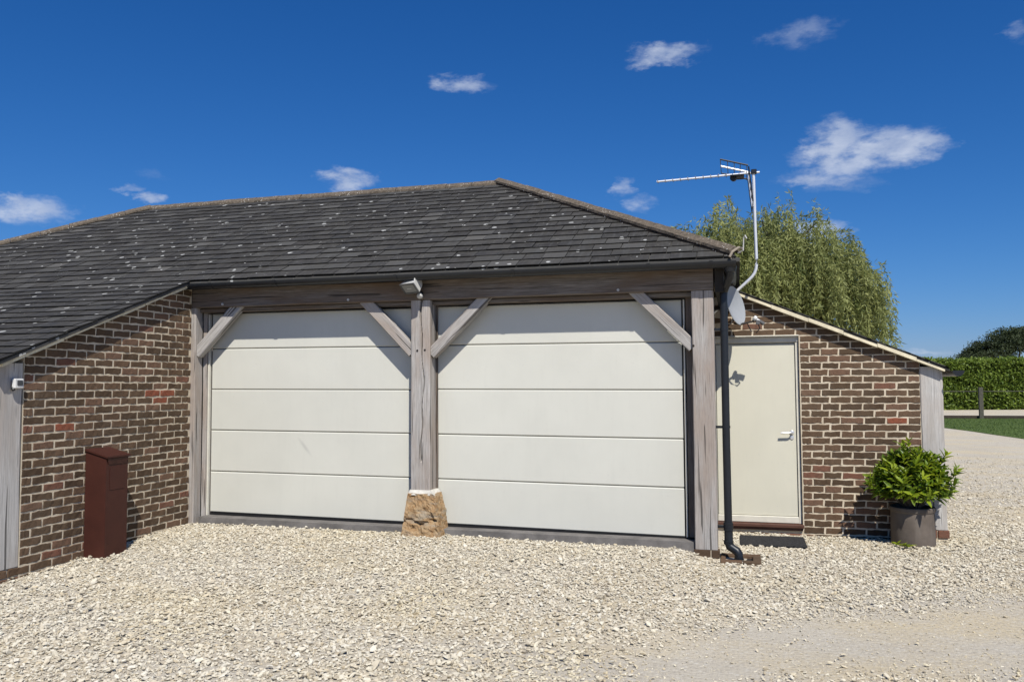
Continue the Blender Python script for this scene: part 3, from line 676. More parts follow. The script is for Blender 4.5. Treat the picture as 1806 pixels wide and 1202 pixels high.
# entry door
DR = RY + 0.030
ed = MB().box(5.70, 6.636, DR + 0.050, DR + 0.10, -0.018, 2.066).build('entry_door', CREAM, garage); ed['label'] = 'plain cream flush entry door'
MB().box(5.742, 6.594, DR + 0.028, DR + 0.049, 0.062, 1.975, 0.003).build('door_leaf', ENTRY, ed)
MB().box(6.602, 6.637, DR + 0.010, DR + 0.049, -0.016, 1.990, 0.003).build('frame', CREAM, ed); MB().box(5.70, 5.735, DR + 0.010, DR + 0.049, -0.016, 1.990, 0.003).build('frame', CREAM, ed)
MB().box(5.70, 6.640, DR + 0.004, DR + 0.049, 1.9925, 2.058, 0.004).build('frame', CREAM, ed)
MB().box(5.66, 6.640, RY - 0.012, RY + 0.02, 2.058, 2.071, 0.002).build('drip_strip', CREAM, ed)
MB().box(5.736, 6.601, DR + 0.006, DR + 0.049, -0.016, 0.058, 0.006).build('weather_bar', CREAM, ed)
MB().box(5.66, 6.650, RY - 0.045, DR + 0.06, -0.055, -0.0185, 0.006).build('sill', SILL, ed); MB().box(5.66, 6.63, RY - 0.02, DR + 0.05, -0.086, -0.056, 0.004).build('sill', SILL, ed)
hx, hz = 6.548, 0.985
h = MB().lathe([(0.0, 0.0), (0.024, 0.0), (0.024, 0.006), (0.018, 0.009), (0.0, 0.009)], (hx, DR + 0.027, hz), 20, (0, -1, 0)); h.tube([(hx, DR + 0.025, hz), (hx, DR - 0.015, hz), (hx - 0.02, DR - 0.025, hz), (hx - 0.12, DR - 0.025, hz - 0.004)], 0.010, 10).build('handle', CHROME, ed, True)
MB().lathe([(0.0, 0.0), (0.022, 0.0), (0.022, 0.006), (0.0, 0.008)], (hx, DR + 0.027, hz - 0.055), 20, (0, -1, 0)).build('lock', CHROME, ed, True)

# dark boarded side of the garage bay, behind the corner post
side = MB().box(5.45, 5.64, 0.205, RY + 0.19, -0.3, 2.56).build('boarded_side', DARKBOARD, garage)
for k in range(9): MB().box(5.641, 5.662, 0.21 + k * 0.155, 0.355 + k * 0.155, -0.12, 2.555, 0.004).build('board', DARKBOARD, side)

# ---- roof
EY, EZ, SL = -0.17, 2.705, 0.519                          # eave edge, height, slope of the main pitch
CSL = 0.389                                               # slope of the low wing below it
RX, RYD, RZ = 2.75, 3.10, EZ + SL * (3.10 - EY)           # right end of the ridge
LX = -3.107
cosm = 1 / math.hypot(1, SL); cosc = 1 / math.hypot(1, CSL)
def zr(y): return EZ + SL * (y - EY) if y >= EY else EZ + CSL * (y - EY)
HX = RX + (RYD - EY)                                      # hip meets the eave here
YF = -2.60
XV = 0.098
roof = MB()
T = 0.03
def slab(m, pts, t=T):
    m.prism([Vector(p) - Vector((0, 0, 0.012)) for p in pts], (0, 0, -t))
slab(roof, [(HX, EY, EZ), (RX, RYD, RZ), (LX, RYD, RZ), (LX - (RYD - EY), EY, EZ)])
slab(roof, [(XV - 0.01, EY - 0.001, EZ), (LX - (RYD - EY), EY - 0.001, EZ), (LX - (RYD - YF), YF, zr(YF)), (XV - 0.01, YF, zr(YF))])
slab(roof, [(LX, RYD, RZ), (RX, RYD, RZ), (HX, 2 * RYD - EY, EZ), (LX - (RYD - EY), 2 * RYD - EY, EZ)])
slab(roof, [(RX, RYD, RZ), (HX, EY, EZ), (HX, 2 * RYD - EY, EZ)])
slab(roof, [(LX, RYD, RZ), (LX - (RYD - EY), 2 * RYD - EY, EZ), (LX - (RYD - EY), EY, EZ)])
roof_o = roof.build('roof', SLATE, garage); roof_o['label'] = 'hipped slate roof speckled with white lichen'
XE = 8.135
def zrr(x): return verge_right(x) + 0.055
lean = MB(); slab(lean, [(HX - 0.05, 1.53, zrr(HX - 0.05) + 0.01), (XE, 1.53, zrr(XE)), (XE, 2 * RYD - EY, zrr(XE)), (HX - 0.05, 2 * RYD - EY, zrr(HX - 0.05) + 0.01)], 0.02)
lean_o = lean.build('lean_to_roof', SLATE, garage)

def slate_template(seed):
    r = random.Random(seed); n = 3; V = []; F = []; t = 0.008; Ls = 0.235
    bot = [r.uniform(-0.004, 0.004) for _ in range(n + 1)]
    for i in range(n + 1):
        x = -0.5 + i / n
        V += [(x, bot[i], 0.0145), (x, bot[i] + 0.004, 0.006), (x, Ls, -0.001), (x, bot[i] + 0.002, 0.003)]
    for i in range(n):
        a, b = 4 * i, 4 * i + 4
        F += [(a, b, b + 2, a + 2), (a + 3, b + 3, b, a)]
    F += [(0, 2, 3), (4 * n + 3, 4 * n + 2, 4 * n)]
    me = bpy.data.meshes.new('slate'); me.from_pydata([(v[0], v[1], v[2]) for v in V], [], F); me.materials.append(SLATE); me.materials.append(SLATE_EDGE)
    for pl in me.polygons: pl.material_index = 0 if abs(pl.normal.z) > 0.7 else 1
    me.update(); return me
TEMPL = [slate_template(s) for s in range(6)]
GAUGE = 0.190
def slates():
    r = random.Random(21); items = []
    def row(s_, pitch, y0, z0, sl, cs, xa_f, xb_f, half):
        y = y0 + s_ * cs; z = z0 + s_ * cs * sl; x = xa_f(y) - half * 0.13 - 0.2
        while x < xb_f(y) + 0.02:
            w = r.choice((0.20, 0.25, 0.25, 0.25, 0.28, 0.30)) * r.uniform(0.97, 1.03)
            items.append((x, x + w - 0.007, y, z, sl, cs)); x += w
    n_main = int(3.70 / GAUGE) + 1
    for k in range(n_main): row(k * GAUGE, GAUGE, EY, EZ, SL, cosm, lambda y: max(LX - (RYD - y), -5.6) + 0.06, lambda y: RX + (RYD - y) - 0.05, k % 2)
    n_c = int((EY - YF) / cosc / GAUGE) + 1
    for k in range(1, n_c + 1): row(-k * GAUGE, GAUGE, EY, EZ, CSL, cosc, lambda y: -4.6, lambda y: XV, k % 2)
    whole, rest = [], []
    for (x0, x1, y, z, sl, cs) in items:
        main = (sl == SL)
        def hx(yy): return RX + (RYD - yy) - 0.03
        Ls = 0.235; yt = y + Ls * cs
        poly = [(x0, 0.0), (x1, 0.0), (x1, Ls), (x0, Ls)]; fa = area(poly)
        if main:
            poly = clip_poly(poly, 1.0, cs, hx(y)); poly = clip_poly(poly, -1.0, cs, -(LX - (RYD - y)) - 0.03)
            if yt > RYD - 0.02: poly = clip_poly(poly, 0, 1, max(0.02, (RYD - 0.02 - y) / cs))
        else:
            poly = clip_poly(poly, 1.0, 0.0, XV + r.uniform(-0.006, 0.004))
        if len(poly) < 3 or area(poly) < 0.002: continue
        px = project([(a, y + b * cs, z + b * cs * sl) for a, b in poly])
        if px[:, 0].max() < -260: continue
        pa = area([tuple(q) for q in px]); inside = 0 < px[:, 0].mean() < 1806
        whole.append((pa * (1 if inside else 0.05), poly, area(poly) > 0.97 * fa, y, z, sl, cs))
    whole.sort(key=lambda t: -t[0])
    def matrix(x, y, z, sl, tw, lift):
        ang = math.atan(sl); M = Matrix.Translation((x, y, z + lift)) @ Matrix.Rotation(ang, 4, 'X') @ Matrix.Rotation(tw, 4, 'Z'); return M
    V = []; F3 = []; C_ = []
    for i, (pa, poly, full, y, z, sl, cs) in enumerate(whole):
        tw = r.gauss(0, 0.010); lift = r.uniform(-0.001, 0.005); cx = sum(p[0] for p in poly) / len(poly)
        if full and i < 330 and sum(1 for _ in ()) == 0 and slates.count < 300:
            slates.count += 1
            w = max(p[0] for p in poly) - min(p[0] for p in poly); cx = (max(p[0] for p in poly) + min(p[0] for p in poly)) / 2
            o = link('slate', TEMPL[r.randrange(6)], roof_o); o.matrix_local = matrix(cx, y, z, sl, tw, lift) @ Matrix.Diagonal((w, 1, 1, 1))
        else:
            M = matrix(cx, y, z, sl, tw, lift); n = len(poly); base = len(V)
            for (a, b) in poly: V.append(M @ Vector((a - cx, b + (r.uniform(-.003, .003) if b < 0.01 else 0), 0.0150 * (1 - b / 0.235) - 0.001)))
            for (a, b) in poly: V.append(M @ Vector((a - cx, b, -0.004)))
            tint = r.random(); C_ += [tint] * (2 * n)
            for j in range(1, n - 1): F3.append((base, base + j, base + j + 1))
            for j in range(n):
                k = (j + 1) % n; F3.append((base + j, base + n + j, base + n + k)); F3.append((base + j, base + n + k, base + k))
    me = fast_mesh('slate_field', np.array([v[:] for v in V]), np.array(F3), SLATE_FIELD, np.repeat(np.array(C_)[:, None], 3, 1))
    me.materials.append(SLATE_EDGE); nz = np.zeros(len(me.polygons) * 3); me.polygons.foreach_get('normal', nz); me.polygons.foreach_set('material_index', (nz.reshape(-1, 3)[:, 2] < 0.55).astype(np.int32))
    o = link('slate_field', me, roof_o); o['kind'] = 'stuff'
slates.count = 0
slates()

# verge strips (pale undercloak edge), in short uneven lengths
def verge_strips():
    r = random.Random(4)
    y = -2.560
    while y < -0.20:
        y2 = min(y + r.uniform(0.30, 0.42), -0.18); d = r.uniform(-0.006, 0.006); e = r.uniform(-.003, .003)
        z0, z1 = verge_left(y), verge_left(y2); t = 0.042
        MB().hexa([(-0.02, y, z0 + d), (0.075 + e, y, z0 + d), (0.075 + e, y2 - 0.003, z1 + d), (-0.02, y2 - 0.003, z1 + d), (-0.02, y, z0 + t + d), (0.075 + e, y, z0 + t + d), (0.075 + e, y2 - 0.003, z1 + t + d), (-0.02, y2 - 0.003, z1 + t + d)]).build('verge_strip', VERGE, garage)
        y = y2
    MB().hexa([(-0.02, -2.56, verge_left(-2.56) + 0.046), (0.083, -2.56, verge_left(-2.56) + 0.046), (0.083, -0.18, verge_left(-0.18) + 0.046), (-0.02, -0.18, verge_left(-0.18) + 0.046),
               (-0.02, -2.56, zr(-2.56) - 0.03), (0.083, -2.56, zr(-2.56) - 0.03), (0.083, -0.18, zr(-0.18) - 0.03), (-0.02, -0.18, zr(-0.18) - 0.03)]).build('verge_bedding', simple('brown_bedding', (0.17, 0.15, 0.11), 0.9), garage)
    x = 6.0
    while x < 8.07:
        x2 = min(x + r.uniform(0.28, 0.40), 8.092); d = r.uniform(-0.006, 0.006); e = r.uniform(-.003, .003); t = 0.042
        z0, z1 = verge_right(x), verge_right(x2)
        MB().hexa([(x, 1.528 + e, z0 + d), (x2 - 0.003, 1.528 + e, z1 + d), (x2 - 0.003, 1.66, z1 + d), (x, 1.66, z0 + d), (x, 1.528 + e, z0 + t + d), (x2 - 0.003, 1.528 + e, z1 + t + d), (x2 - 0.003, 1.66, z1 + t + d), (x, 1.66, z0 + t + d)]).build('verge_strip', VERGE, garage)
        x = x2
    x = 6.0                                                # slate edges standing on the strip
    while x < 8.10:
        z0 = zrr(x) - 0.004; z1 = zrr(min(x + 0.24, 8.13)) - 0.004 + 0.006
        MB().hexa([(x, 1.520, z0), (min(x + 0.24, 8.13), 1.520, z1 - 0.008), (min(x + 0.24, 8.13), 1.75, z1 - 0.008), (x, 1.75, z0), (x, 1.520, z0 + 0.010), (min(x + 0.24, 8.13), 1.520, z1 + 0.006), (min(x + 0.24, 8.13), 1.75, z1 + 0.006), (x, 1.75, z0 + 0.010)]).build('slate', SLATE, lean_o)
        x += 0.19
verge_strips()

# ridge and hip tiles
def cap_tile(p, q, side_a, side_b, drop, name, lift, seed, w=0.125, band=None):
    """angular tile from p to q; side_a/side_b unit vectors pointing down each roof face"""
    r = random.Random(seed); p = Vector(p); q = Vector(q); a = Vector(side_a); b = Vector(side_b); up = Vector((0, 0, 1)); m = MB()
    l = lift + r.uniform(-0.004, 0.004)
    def ring(c, k):
        th = 0.020
        return [m.bm.verts.new(c + up * l + v) for v in (a * w - up * 0.028, a * w, a * w * 0.5 + up * 0.012, up * 0.022, b * w * 0.5 + up * 0.012, b * w, b * w - up * 0.028, up * (0.022 - th))]
    n = 5; rings = []
    for i in range(n + 1):
        c = p.lerp(q, i / n); R_ = ring(c, i)
        for v in R_: v.co += Vector((r.uniform(-1, 1), r.uniform(-1, 1), r.uniform(-1, 1))) * 0.0025
        rings.append(R_)
    for A, B in zip(rings, rings[1:]):
        for k in range(8): m.bm.faces.new((A[k], A[(k + 1) % 8], B[(k + 1) % 8], B[k]))
    m.bm.faces.new(rings[0][::-1]); m.bm.faces.new(rings[-1])
    return m.build(name, RIDGE, roof_o)
def run_tiles(p, q, a, b, name, length=0.33, lift=0.03, seed=0, w=0.125):
    p = Vector(p); q = Vector(q); L = (q - p).length; n = max(1, round(L / length)); d = (q - p).normalized()
    for i in range(n):
        u = p.lerp(q, i / n); v = p.lerp(q, (i + 1) / n) - d * 0.008
        cap_tile(u, v, a, b, 0, name, lift, seed + i, w)
fa = Vector((0, -cosm, -cosm * SL)); ba = Vector((0, cosm, -cosm * SL)); ra = Vector((cosm, 0, -cosm * SL)); la = Vector((-cosm, 0, -cosm * SL))
run_tiles((LX, RYD, RZ), (RX, RYD, RZ), fa, ba, 'ridge_tile', 0.40, 0.030, 100, 0.085)
hd = Vector((1, -1, -SL)).normalized()
def perp(v, d): return (v - d * v.dot(d)).normalized()
hip_p = Vector((RX, RYD, RZ)); hip_q = Vector((HX - 0.03, EY + 0.03, EZ + 0.03 * SL))
run_tiles(hip_p, hip_q, perp(fa, hd), perp(ra, hd), 'hip_tile', 0.42, 0.068, 200, 0.075)
hl = Vector((-1, -1, -SL)).normalized()
run_tiles(Vector((LX, RYD, RZ)), Vector((LX - (RYD - EY), EY, EZ)), perp(fa, hl), perp(la, hl), 'hip_tile', 0.42, 0.045, 300, 0.10)
# dark bedding edge under the right hip tiles
fp = perp(fa, hd); m = MB(); o0 = fp * 0.072
m.prism([hip_p + o0 - Vector((0, 0, 0.012)), hip_q + o0 - Vector((0, 0, 0.012)), hip_q + o0 + Vector((0, 0, 0.055)), hip_p + o0 + Vector((0, 0, 0.055))], -fp * 0.05)
m.build('hip_bedding', RIDGE_EDGE, roof_o)
# mortar end and iron at the foot of the hip
e = hip_q
MB().tube([e + fp * 0.085 + Vector((0, 0, 0.01)), e + fp * 0.06 + Vector((0, 0, 0.055)) + hd * 0.01, e + Vector((0, 0, 0.085)) + hd * 0.03, e - fp * 0.06 + Vector((0, 0, 0.055)) + hd * 0.02], 0.012, 8).build('hip_end', simple('pale_mortar', (0.30, 0.255, 0.20), 0.9, bump=0.5), roof_o)
MB().tube([e + hd * 0.02 + Vector((0, 0, 0.03)), e + hd * 0.09 + Vector((0, 0, 0.07)), e + hd * 0.10 + Vector((0, 0, 0.19)), e + hd * 0.12 + Vector((0, 0, 0.215)), e + hd * 0.14 + Vector((0, 0, 0.19))], 0.006, 8).build('hip_iron', LIGHTGREY, roof_o)

# ---- gutter and downpipe
def half_round(m, path_a, path_b, side, r=0.056, t=0.005):
    a = Vector(path_a); b = Vector(path_b); s = Vector(side); up = Vector((0, 0, 1)); n = 10; out = []
    for c in (a, b):
        o_ = [m.bm.verts.new(c + s * (r * math.cos(math.pi * k / n)) - up * (r * 1.05 * math.sin(math.pi * k / n))) for k in range(n + 1)]
        i_ = [m.bm.verts.new(c + s * ((r - t) * math.cos(math.pi * k / n)) - up * ((r - t) * 1.05 * math.sin(math.pi * k / n))) for k in range(n + 1)]
        out.append(o_ + i_[::-1])
    A, B = out; k = len(A)
    for i in range(k): m.bm.faces.new((A[i], A[(i + 1) % k], B[(i + 1) % k], B[i]))
    m.bm.faces.new(A[::-1]); m.bm.faces.new(B); return m
GZ = 2.674; GY = -0.150
gut = half_round(MB(), (0.03, GY, GZ), (5.985, GY, GZ - 0.006), (0, 1, 0)).build('gutter', BLACK, garage, True)
half_round(MB(), (5.93, GY + 0.05, GZ - 0.004), (5.93, RY - 0.09, GZ), (1, 0, 0)).build('gutter', BLACK, garage, True)
half_round(MB(), (XE + 0.065, 1.46, 1.655), (XE + 0.065, 6.2, 1.665), (1, 0, 0)).build('gutter', BLACK, garage, True)
MB().prism([(XE + 0.065 + 0.057 * math.cos(math.pi * k / 12), 1.4595, 1.656 - 0.060 * math.sin(math.pi * k / 12)) for k in range(13)], (0, -0.005, 0)).build('gutter_end', BLACK, garage)
for x in (0.35, 1.15, 2.56, 3.82, 5.16, 5.74):
    half_round(MB(), (x, GY, GZ + 0.002), (x + 0.035, GY, GZ + 0.002), (0, 1, 0), 0.063, 0.006).build('gutter_clip', BLACK, garage, True)
MB().box(0.02, 5.80, -0.094, -0.004, 2.645, 2.672, 0.003).build('fascia', DARKBOARD, garage)
MB().box(0.02, 5.86, -0.135, -0.005, 2.6725, 2.690, 0.0).build('soffit', DARKBOARD, garage)
MB().box(5.785, 5.865, -0.02, RY - 0.1, 2.40, 2.66, 0.003).build('fascia', DARKBOARD, garage)
PX, PY = 5.862, 0.06
dp = MB().tube([(5.93, GY + 0.03, GZ - 0.055), (5.93, GY + 0.03, GZ - 0.10), (5.925, GY + 0.05, GZ - 0.14), (PX + 0.005, PY, GZ - 0.26), (PX, PY, GZ - 0.31), (PX, PY, 2.0), (PX, PY, 1.0), (PX + 0.004, PY, 0.12)], 0.036, 16).build('downpipe', BLACK, garage, True)
MB().lathe([(0.0, 0.0), (0.05, 0.0), (0.062, -0.02), (0.05, -0.07), (0.043, -0.075), (0, -0.075)], (5.93, GY + 0.03, GZ - 0.03), 20).build('outlet', BLACK, dp, True)
sh = MB().tube([(PX + 0.004, PY, 0.14), (PX + 0.004, PY, 0.035), (PX + 0.015, PY - 0.005, 0.0), (PX + 0.075, PY - 0.025, -0.035), (PX + 0.092, PY - 0.03, -0.06), (PX + 0.095, PY - 0.03, -0.108)], [0.040, 0.040, 0.041, 0.041, 0.040, 0.039], 16); sh.build('shoe', BLACK, dp, True)
for z in (0.21, 0.185, 0.048, 0.03): MB().tube([(PX + 0.003, PY, z - 0.007), (PX + 0.003, PY, z + 0.007)], 0.0455, 16).build('socket', BLACK, dp, True)
MB().tube([(PX + 0.003, PY, 0.15), (PX + 0.003, PY, 0.225)], 0.0435, 16).build('socket', BLACK, dp, True)
MB().tube([(PX + 0.095, PY - 0.03, -0.113), (PX + 0.095, PY - 0.03, -0.098)], 0.045, 16).build('socket', BLACK, dp, True)
for z in (0.185, 1.12, 2.05): MB().box(5.765, 5.83, PY - 0.012, PY + 0.02, z - 0.012, z + 0.012, 0.002).tube([(PX, PY, z - 0.011), (PX, PY, z + 0.011)], 0.040, 16).build('bracket', BLACK, dp)

# ------------------------------------------------------------------ things fixed to or standing by the garage
# floodlight over the middle post
fl = empty('floodlight', (2.775, -0.02, 2.47)); tag(fl, 'small tilted floodlight with motion sensor on the beam above the middle post', 'floodlight')
Mf = Matrix.Translation((2.735, -0.125, 2.568)) @ Matrix.Rotation(math.radians(-22), 4, 'Z') @ Matrix.Rotation(math.radians(46), 4, 'X')
b = MB(); pts = []
W2, H2, D2 = 0.098, 0.062, 0.05
b.hexa([Mf @ Vector(v) for v in ((-W2, -D2, -H2), (W2, -D2, -H2), (W2 * .8, D2, -H2 * .75), (-W2 * .8, D2, -H2 * .75), (-W2, -D2, H2), (W2, -D2, H2), (W2 * .8, D2, H2 * .75), (-W2 * .8, D2, H2 * .75))]); b.build('housing', LIGHTGREY, fl)
b = MB()
for (x0, x1, z0, z1) in ((-W2, W2, H2 - .012, H2 + .003), (-W2, W2, -H2 - .003, -H2 + .014), (-W2 - .003, -W2 + .014, -H2, H2), (W2 - .014, W2 + .003, -H2, H2)): b.box(x0, x1, -D2 - 0.010, -D2 + 0.004, z0, z1, 0, Mf)
b.build('bezel', simple('dark_grey_metal', (0.09, 0.088, 0.083), 0.5), fl); MB().box(-W2 + .012, W2 - .012, -D2 - .006, -D2 - .001, -H2 + .012, H2 - .010, 0, Mf).build('lens', LENS, fl)
MB().box(-0.03, 0.03, -D2 - .0085, -D2 - .0065, -0.004, 0.004, 0, Mf).build('lamp_tube', LIGHTGREY, fl)
MB().lathe([(0, 0), (0.072, 0), (0.068, 0.008), (0, 0.008)], Mf @ Vector((W2 * 0.72, 0.03, H2 * 0.1)), 24, Mf.to_3x3() @ Vector((1, 0.25, 0))).build('side_cap', LIGHTGREY, fl)
MB().box(2.765, 2.815, -0.075, -0.002, 2.462, 2.512, 0.006).tube([(2.79, -0.03, 2.50), (2.77, -0.07, 2.54)], 0.014, 8).build('bracket', DARKBOARD, fl)
MB().lathe([(0, 0), (0.03, 0.0), (0.033, 0.018), (0.022, 0.034), (0, 0.04)], (2.80, -0.06, 2.468), 16, (0.1, -0.8, -0.6)).build('sensor', LIGHTGREY, fl, True)

# small sensor box on the left oak post
sb = empty('sensor_box', (0.0, -2.362, 1.52)); tag(sb, 'small white sensor box with dark window high on the left oak post', 'sensor box')
MB().box(0.011, 0.048, -2.408, -2.316, 1.522, 1.606, 0.006).build('casing', WHITE, sb); MB().box(0.0485, 0.052, -2.385, -2.330, 1.548, 1.590, 0.004).build('window', simple('grey_window', (0.06, 0.065, 0.07), 0.4), sb)
MB().tube([(0.015, -2.40, 1.53), (0.03, -2.405, 1.508)], 0.014, 8).build('cable_gland', BLACK, sb)

# brown post box by the brick wall
ub = empty('utility_post', (0.13, -1.4, -0.1)); tag(ub, 'tall rust brown metal utility post with hinged lid against the side wall', 'utility post')
bx = MB().hexa([(0.004, -1.550, -0.3), (0.238, -1.550, -0.3), (0.238, -1.262, -0.3), (0.004, -1.262, -0.3), (0.004, -1.550, 0.925), (0.238, -1.550, 0.860), (0.238, -1.262, 0.860), (0.004, -1.262, 0.925)]).build('body', RUST, ub)
MB().hexa([(0.004, -1.562, 0.930), (0.258, -1.562, 0.863), (0.258, -1.250, 0.863), (0.004, -1.250, 0.930), (0.004, -1.562, 0.948), (0.258, -1.562, 0.880), (0.258, -1.250, 0.880), (0.004, -1.250, 0.948)]).build('lid', RUST, ub)
MB().hexa([(0.239, -1.52, 0.80), (0.243, -1.52, 0.80), (0.243, -1.29, 0.80), (0.239, -1.29, 0.80), (0.239, -1.545, 0.858), (0.252, -1.545, 0.858), (0.252, -1.27, 0.858), (0.239, -1.27, 0.858)]).build('lid_flap', simple('dark_rust', (0.055, 0.018, 0.012), 0.6), ub)
MB().box(0.2385, 0.2415, -1.50, -1.31, 0.56, 0.775, 0.001).build('access_plate', RUST, ub)

# satellite dish on the side of the garage, behind the downpipe
sd = empty('satellite_dish', (5.80, 1.22, 2.30)); tag(sd, 'grey satellite dish seen nearly edge on beside the downpipe', 'satellite dish')
dc = Vector((5.965, 1.20, 2.378)); dn = Vector((0.90, -0.40, 0.20)).normalized()
prof = [(0.215 * k / 8, 0.045 * (k / 8) ** 2) for k in range(9)] + [(0.219, 0.043), (0.219, 0.038)] + [(0.21 * k / 8, 0.045 * (k / 8) ** 2 - 0.006) for k in range(7, -1, -1)]
MB().lathe(prof, dc - dn * 0.03, 40, dn).build('reflector', DISHM, sd, True)
lnb = Vector((6.185, 1.245, 2.228))
low = dc - Vector((0, 0, 0.20))
MB().tube([dc - Vector((0.02, 0, 0.19)), low + Vector((0.06, 0.0, -0.005)), lnb + Vector((-0.05, 0, -0.025)), lnb + Vector((-0.01, 0, -0.01))], 0.010, 8).build('arm', DARKBOARD, sd)
ld = (dc - lnb).normalized()
MB().lathe([(0, 0), (0.026, 0.0), (0.030, 0.012), (0.028, 0.03), (0.016, 0.036), (0.016, 0.07), (0, 0.075)], lnb + ld * 0.035, 20, -ld).build('receiver_cap', WHITE, sd, True)
MB().lathe([(0, 0), (0.020, 0.0), (0.020, 0.06), (0, 0.065)], lnb - ld * 0.035, 14, -ld).box(lnb.x - 0.005, lnb.x + 0.035, lnb.y - 0.02, lnb.y + 0.02, lnb.z - 0.06, lnb.z - 0.01, 0.005).build('receiver_body', simple('mid_grey_plastic', (0.12, 0.12, 0.12), 0.5), sd)
MB().tube([lnb + Vector((0.02, 0, -0.05)), lnb + Vector((0.035, 0.01, -0.10)), lnb + Vector((0.0, 0.02, -0.145)), lnb + Vector((-0.06, 0.02, -0.12)), lnb + Vector((-0.10, 0.0, -0.03)), low + Vector((0.03, 0.02, 0.0))], 0.006, 8).build('cable', BLACK, sd, True)
MB().tube([dc - dn * 0.04, dc - dn * 0.10, (5.80, 1.26, 2.36), (5.66, 1.27, 2.36)], 0.02, 10).box(5.663, 5.675, 1.20, 1.34, 2.26, 2.46, 0.002).build('bracket', DARKBOARD, sd)

# television aerial on its cranked pole
ae = empty('tv_aerial', (5.68, 1.34, 2.25)); tag(ae, 'tv aerial with long boom and grid reflector on a cranked pole', 'aerial')
AY = 1.34
MB().tube([(5.67, AY, 2.26), (5.80, AY, 2.38), (6.02, AY, 2.583), (6.120, AY, 2.672), (6.155, AY, 2.708), (6.180, AY, 2.745), (6.196, AY, 2.79), (6.202, AY, 2.84), (6.203, AY, 2.90), (6.197, AY, 3.25), (6.190, AY, 3.875)], 0.0165, 12).build('pole', ALU, ae, True)
MB().box(5.663, 5.676, AY - 0.05, AY + 0.05, 2.18, 2.36, 0.002).build('wall_plate', LIGHTGREY, ae)
bA = Vector((6.255, AY, 3.862)); bB = Vector((5.135, AY - 0.05, 3.822))
MB().tube([bA, bB], 0.0115, 10).build('boom', ALU, ae, True)
for k in range(10):
    c = bB.lerp(bA, 0.012 + k * 0.0745); w = 0.072 + 0.002 * k
    MB().tube([c + Vector((0, -w, 0)), c + Vector((0, w, 0))], 0.0042, 6).build('element', simple('dull_aluminium', (0.30, 0.31, 0.32), 0.5) if k == 0 else bpy.data.materials['dull_aluminium'], ae)
MB().box(6.165, 6.225, AY - 0.03, AY + 0.03, 3.845, 3.895, 0.006).build('clamp', BLACK, ae)
MB().lathe([(0, -0.02), (0.035, -0.02), (0.035, 0.02), (0, 0.02)], (5.975, AY - 0.02, 3.81), 14, (0.2, 1, 0)).box(5.94, 6.09, AY - 0.1, AY + 0.1, 3.818, 3.832, 0.003).build('dipole', BLACK, ae)
for nm, top, lowp in (('reflector_grid', (6.13, 3.868), (5.842, 3.955)), ('reflector_grid', (6.135, 3.855), (6.172, 3.478))):
    m = MB()
    for f_ in (0.04, 0.28, 0.5, 0.74, 1.0):
        x = top[0] + (lowp[0] - top[0]) * f_; z = top[1] + (lowp[1] - top[1]) * f_; m.tube([(x, AY - 0.31, z), (x, AY + 0.30, z)], 0.0042, 6)
    for yy, rr_ in ((-0.31, 0.009), (0.30, 0.007)): m.tube([(top[0], AY + yy, top[1]), (lowp[0], AY + yy, lowp[1])], rr_, 6)
    g = m.build(nm, BLACK, ae); MB().tube([(top[0], AY, top[1] + 0.004), (lowp[0], AY, lowp[1] + 0.004)], 0.0115, 8).build('reflector_spine', ALU, g)
MB().tube([(5.99, AY, 3.80), (6.10, AY, 3.80), (6.165, AY + 0.01, 3.76), (6.180, AY + 0.022, 3.5), (6.188, AY + 0.024, 2.92)], 0.0045, 6).build('cable', BLACK, ae)

# door mat
t = MT('black_rubber_mat', 0.85); vv = t.coords('Object'); t.color(t.ramp(t.voro(vv, 48), [(0.2, (0.008, 0.008, 0.009)), (0.6, (0.03, 0.03, 0.032))])); t.bump(t.voro(vv, 48), 0.8, 0.006)
mt = bpy.data.meshes.new('door_mat'); bm = bmesh.new(); bmesh.ops.create_grid(bm, x_segments=16, y_segments=12, size=0.5)
for v in bm.verts: v.co = Vector((6.295 + v.co.x * 0.655, 1.09 + v.co.y * 0.56, -0.126 + 0.003 * math.sin(v.co.x * 5) + 0.002 * math.sin(v.co.y * 7)))
r_ = bmesh.ops.extrude_face_region(bm, geom=bm.faces[:]); 
for v in [q for q in r_['geom'] if isinstance(q, bmesh.types.BMVert)]: v.co.z += 0.014
bmesh.ops.recalc_face_normals(bm, faces=bm.faces[:]); bm.to_mesh(mt); bm.free(); mt.materials.append(t.m)
tag(link('door_mat', mt), 'black rubber mat on the gravel in front of the cream door', 'mat')

# brick gully surround under the downpipe
gl = empty('drain_surround', (5.96, 0.08, -0.12)); tag(gl, 'low brown brick drain surround under the downpipe shoe', 'drain')
MB().box(5.795, 6.145, -0.09, 0.25, -0.3, -0.128).build('grate', DARKBOARD, gl)
for (x0, x1, y0, y1) in ((5.79, 5.985, -0.125, -0.055), (5.992, 6.155, -0.125, -0.055), (6.08, 6.155, -0.048, 0.16), (5.79, 6.155, 0.168, 0.25), (5.79, 5.835, -0.048, 0.16)):
    MB().box(x0, x1, y0, y1, -0.2, -0.098, 0.006).build('brick', BRICK, gl)

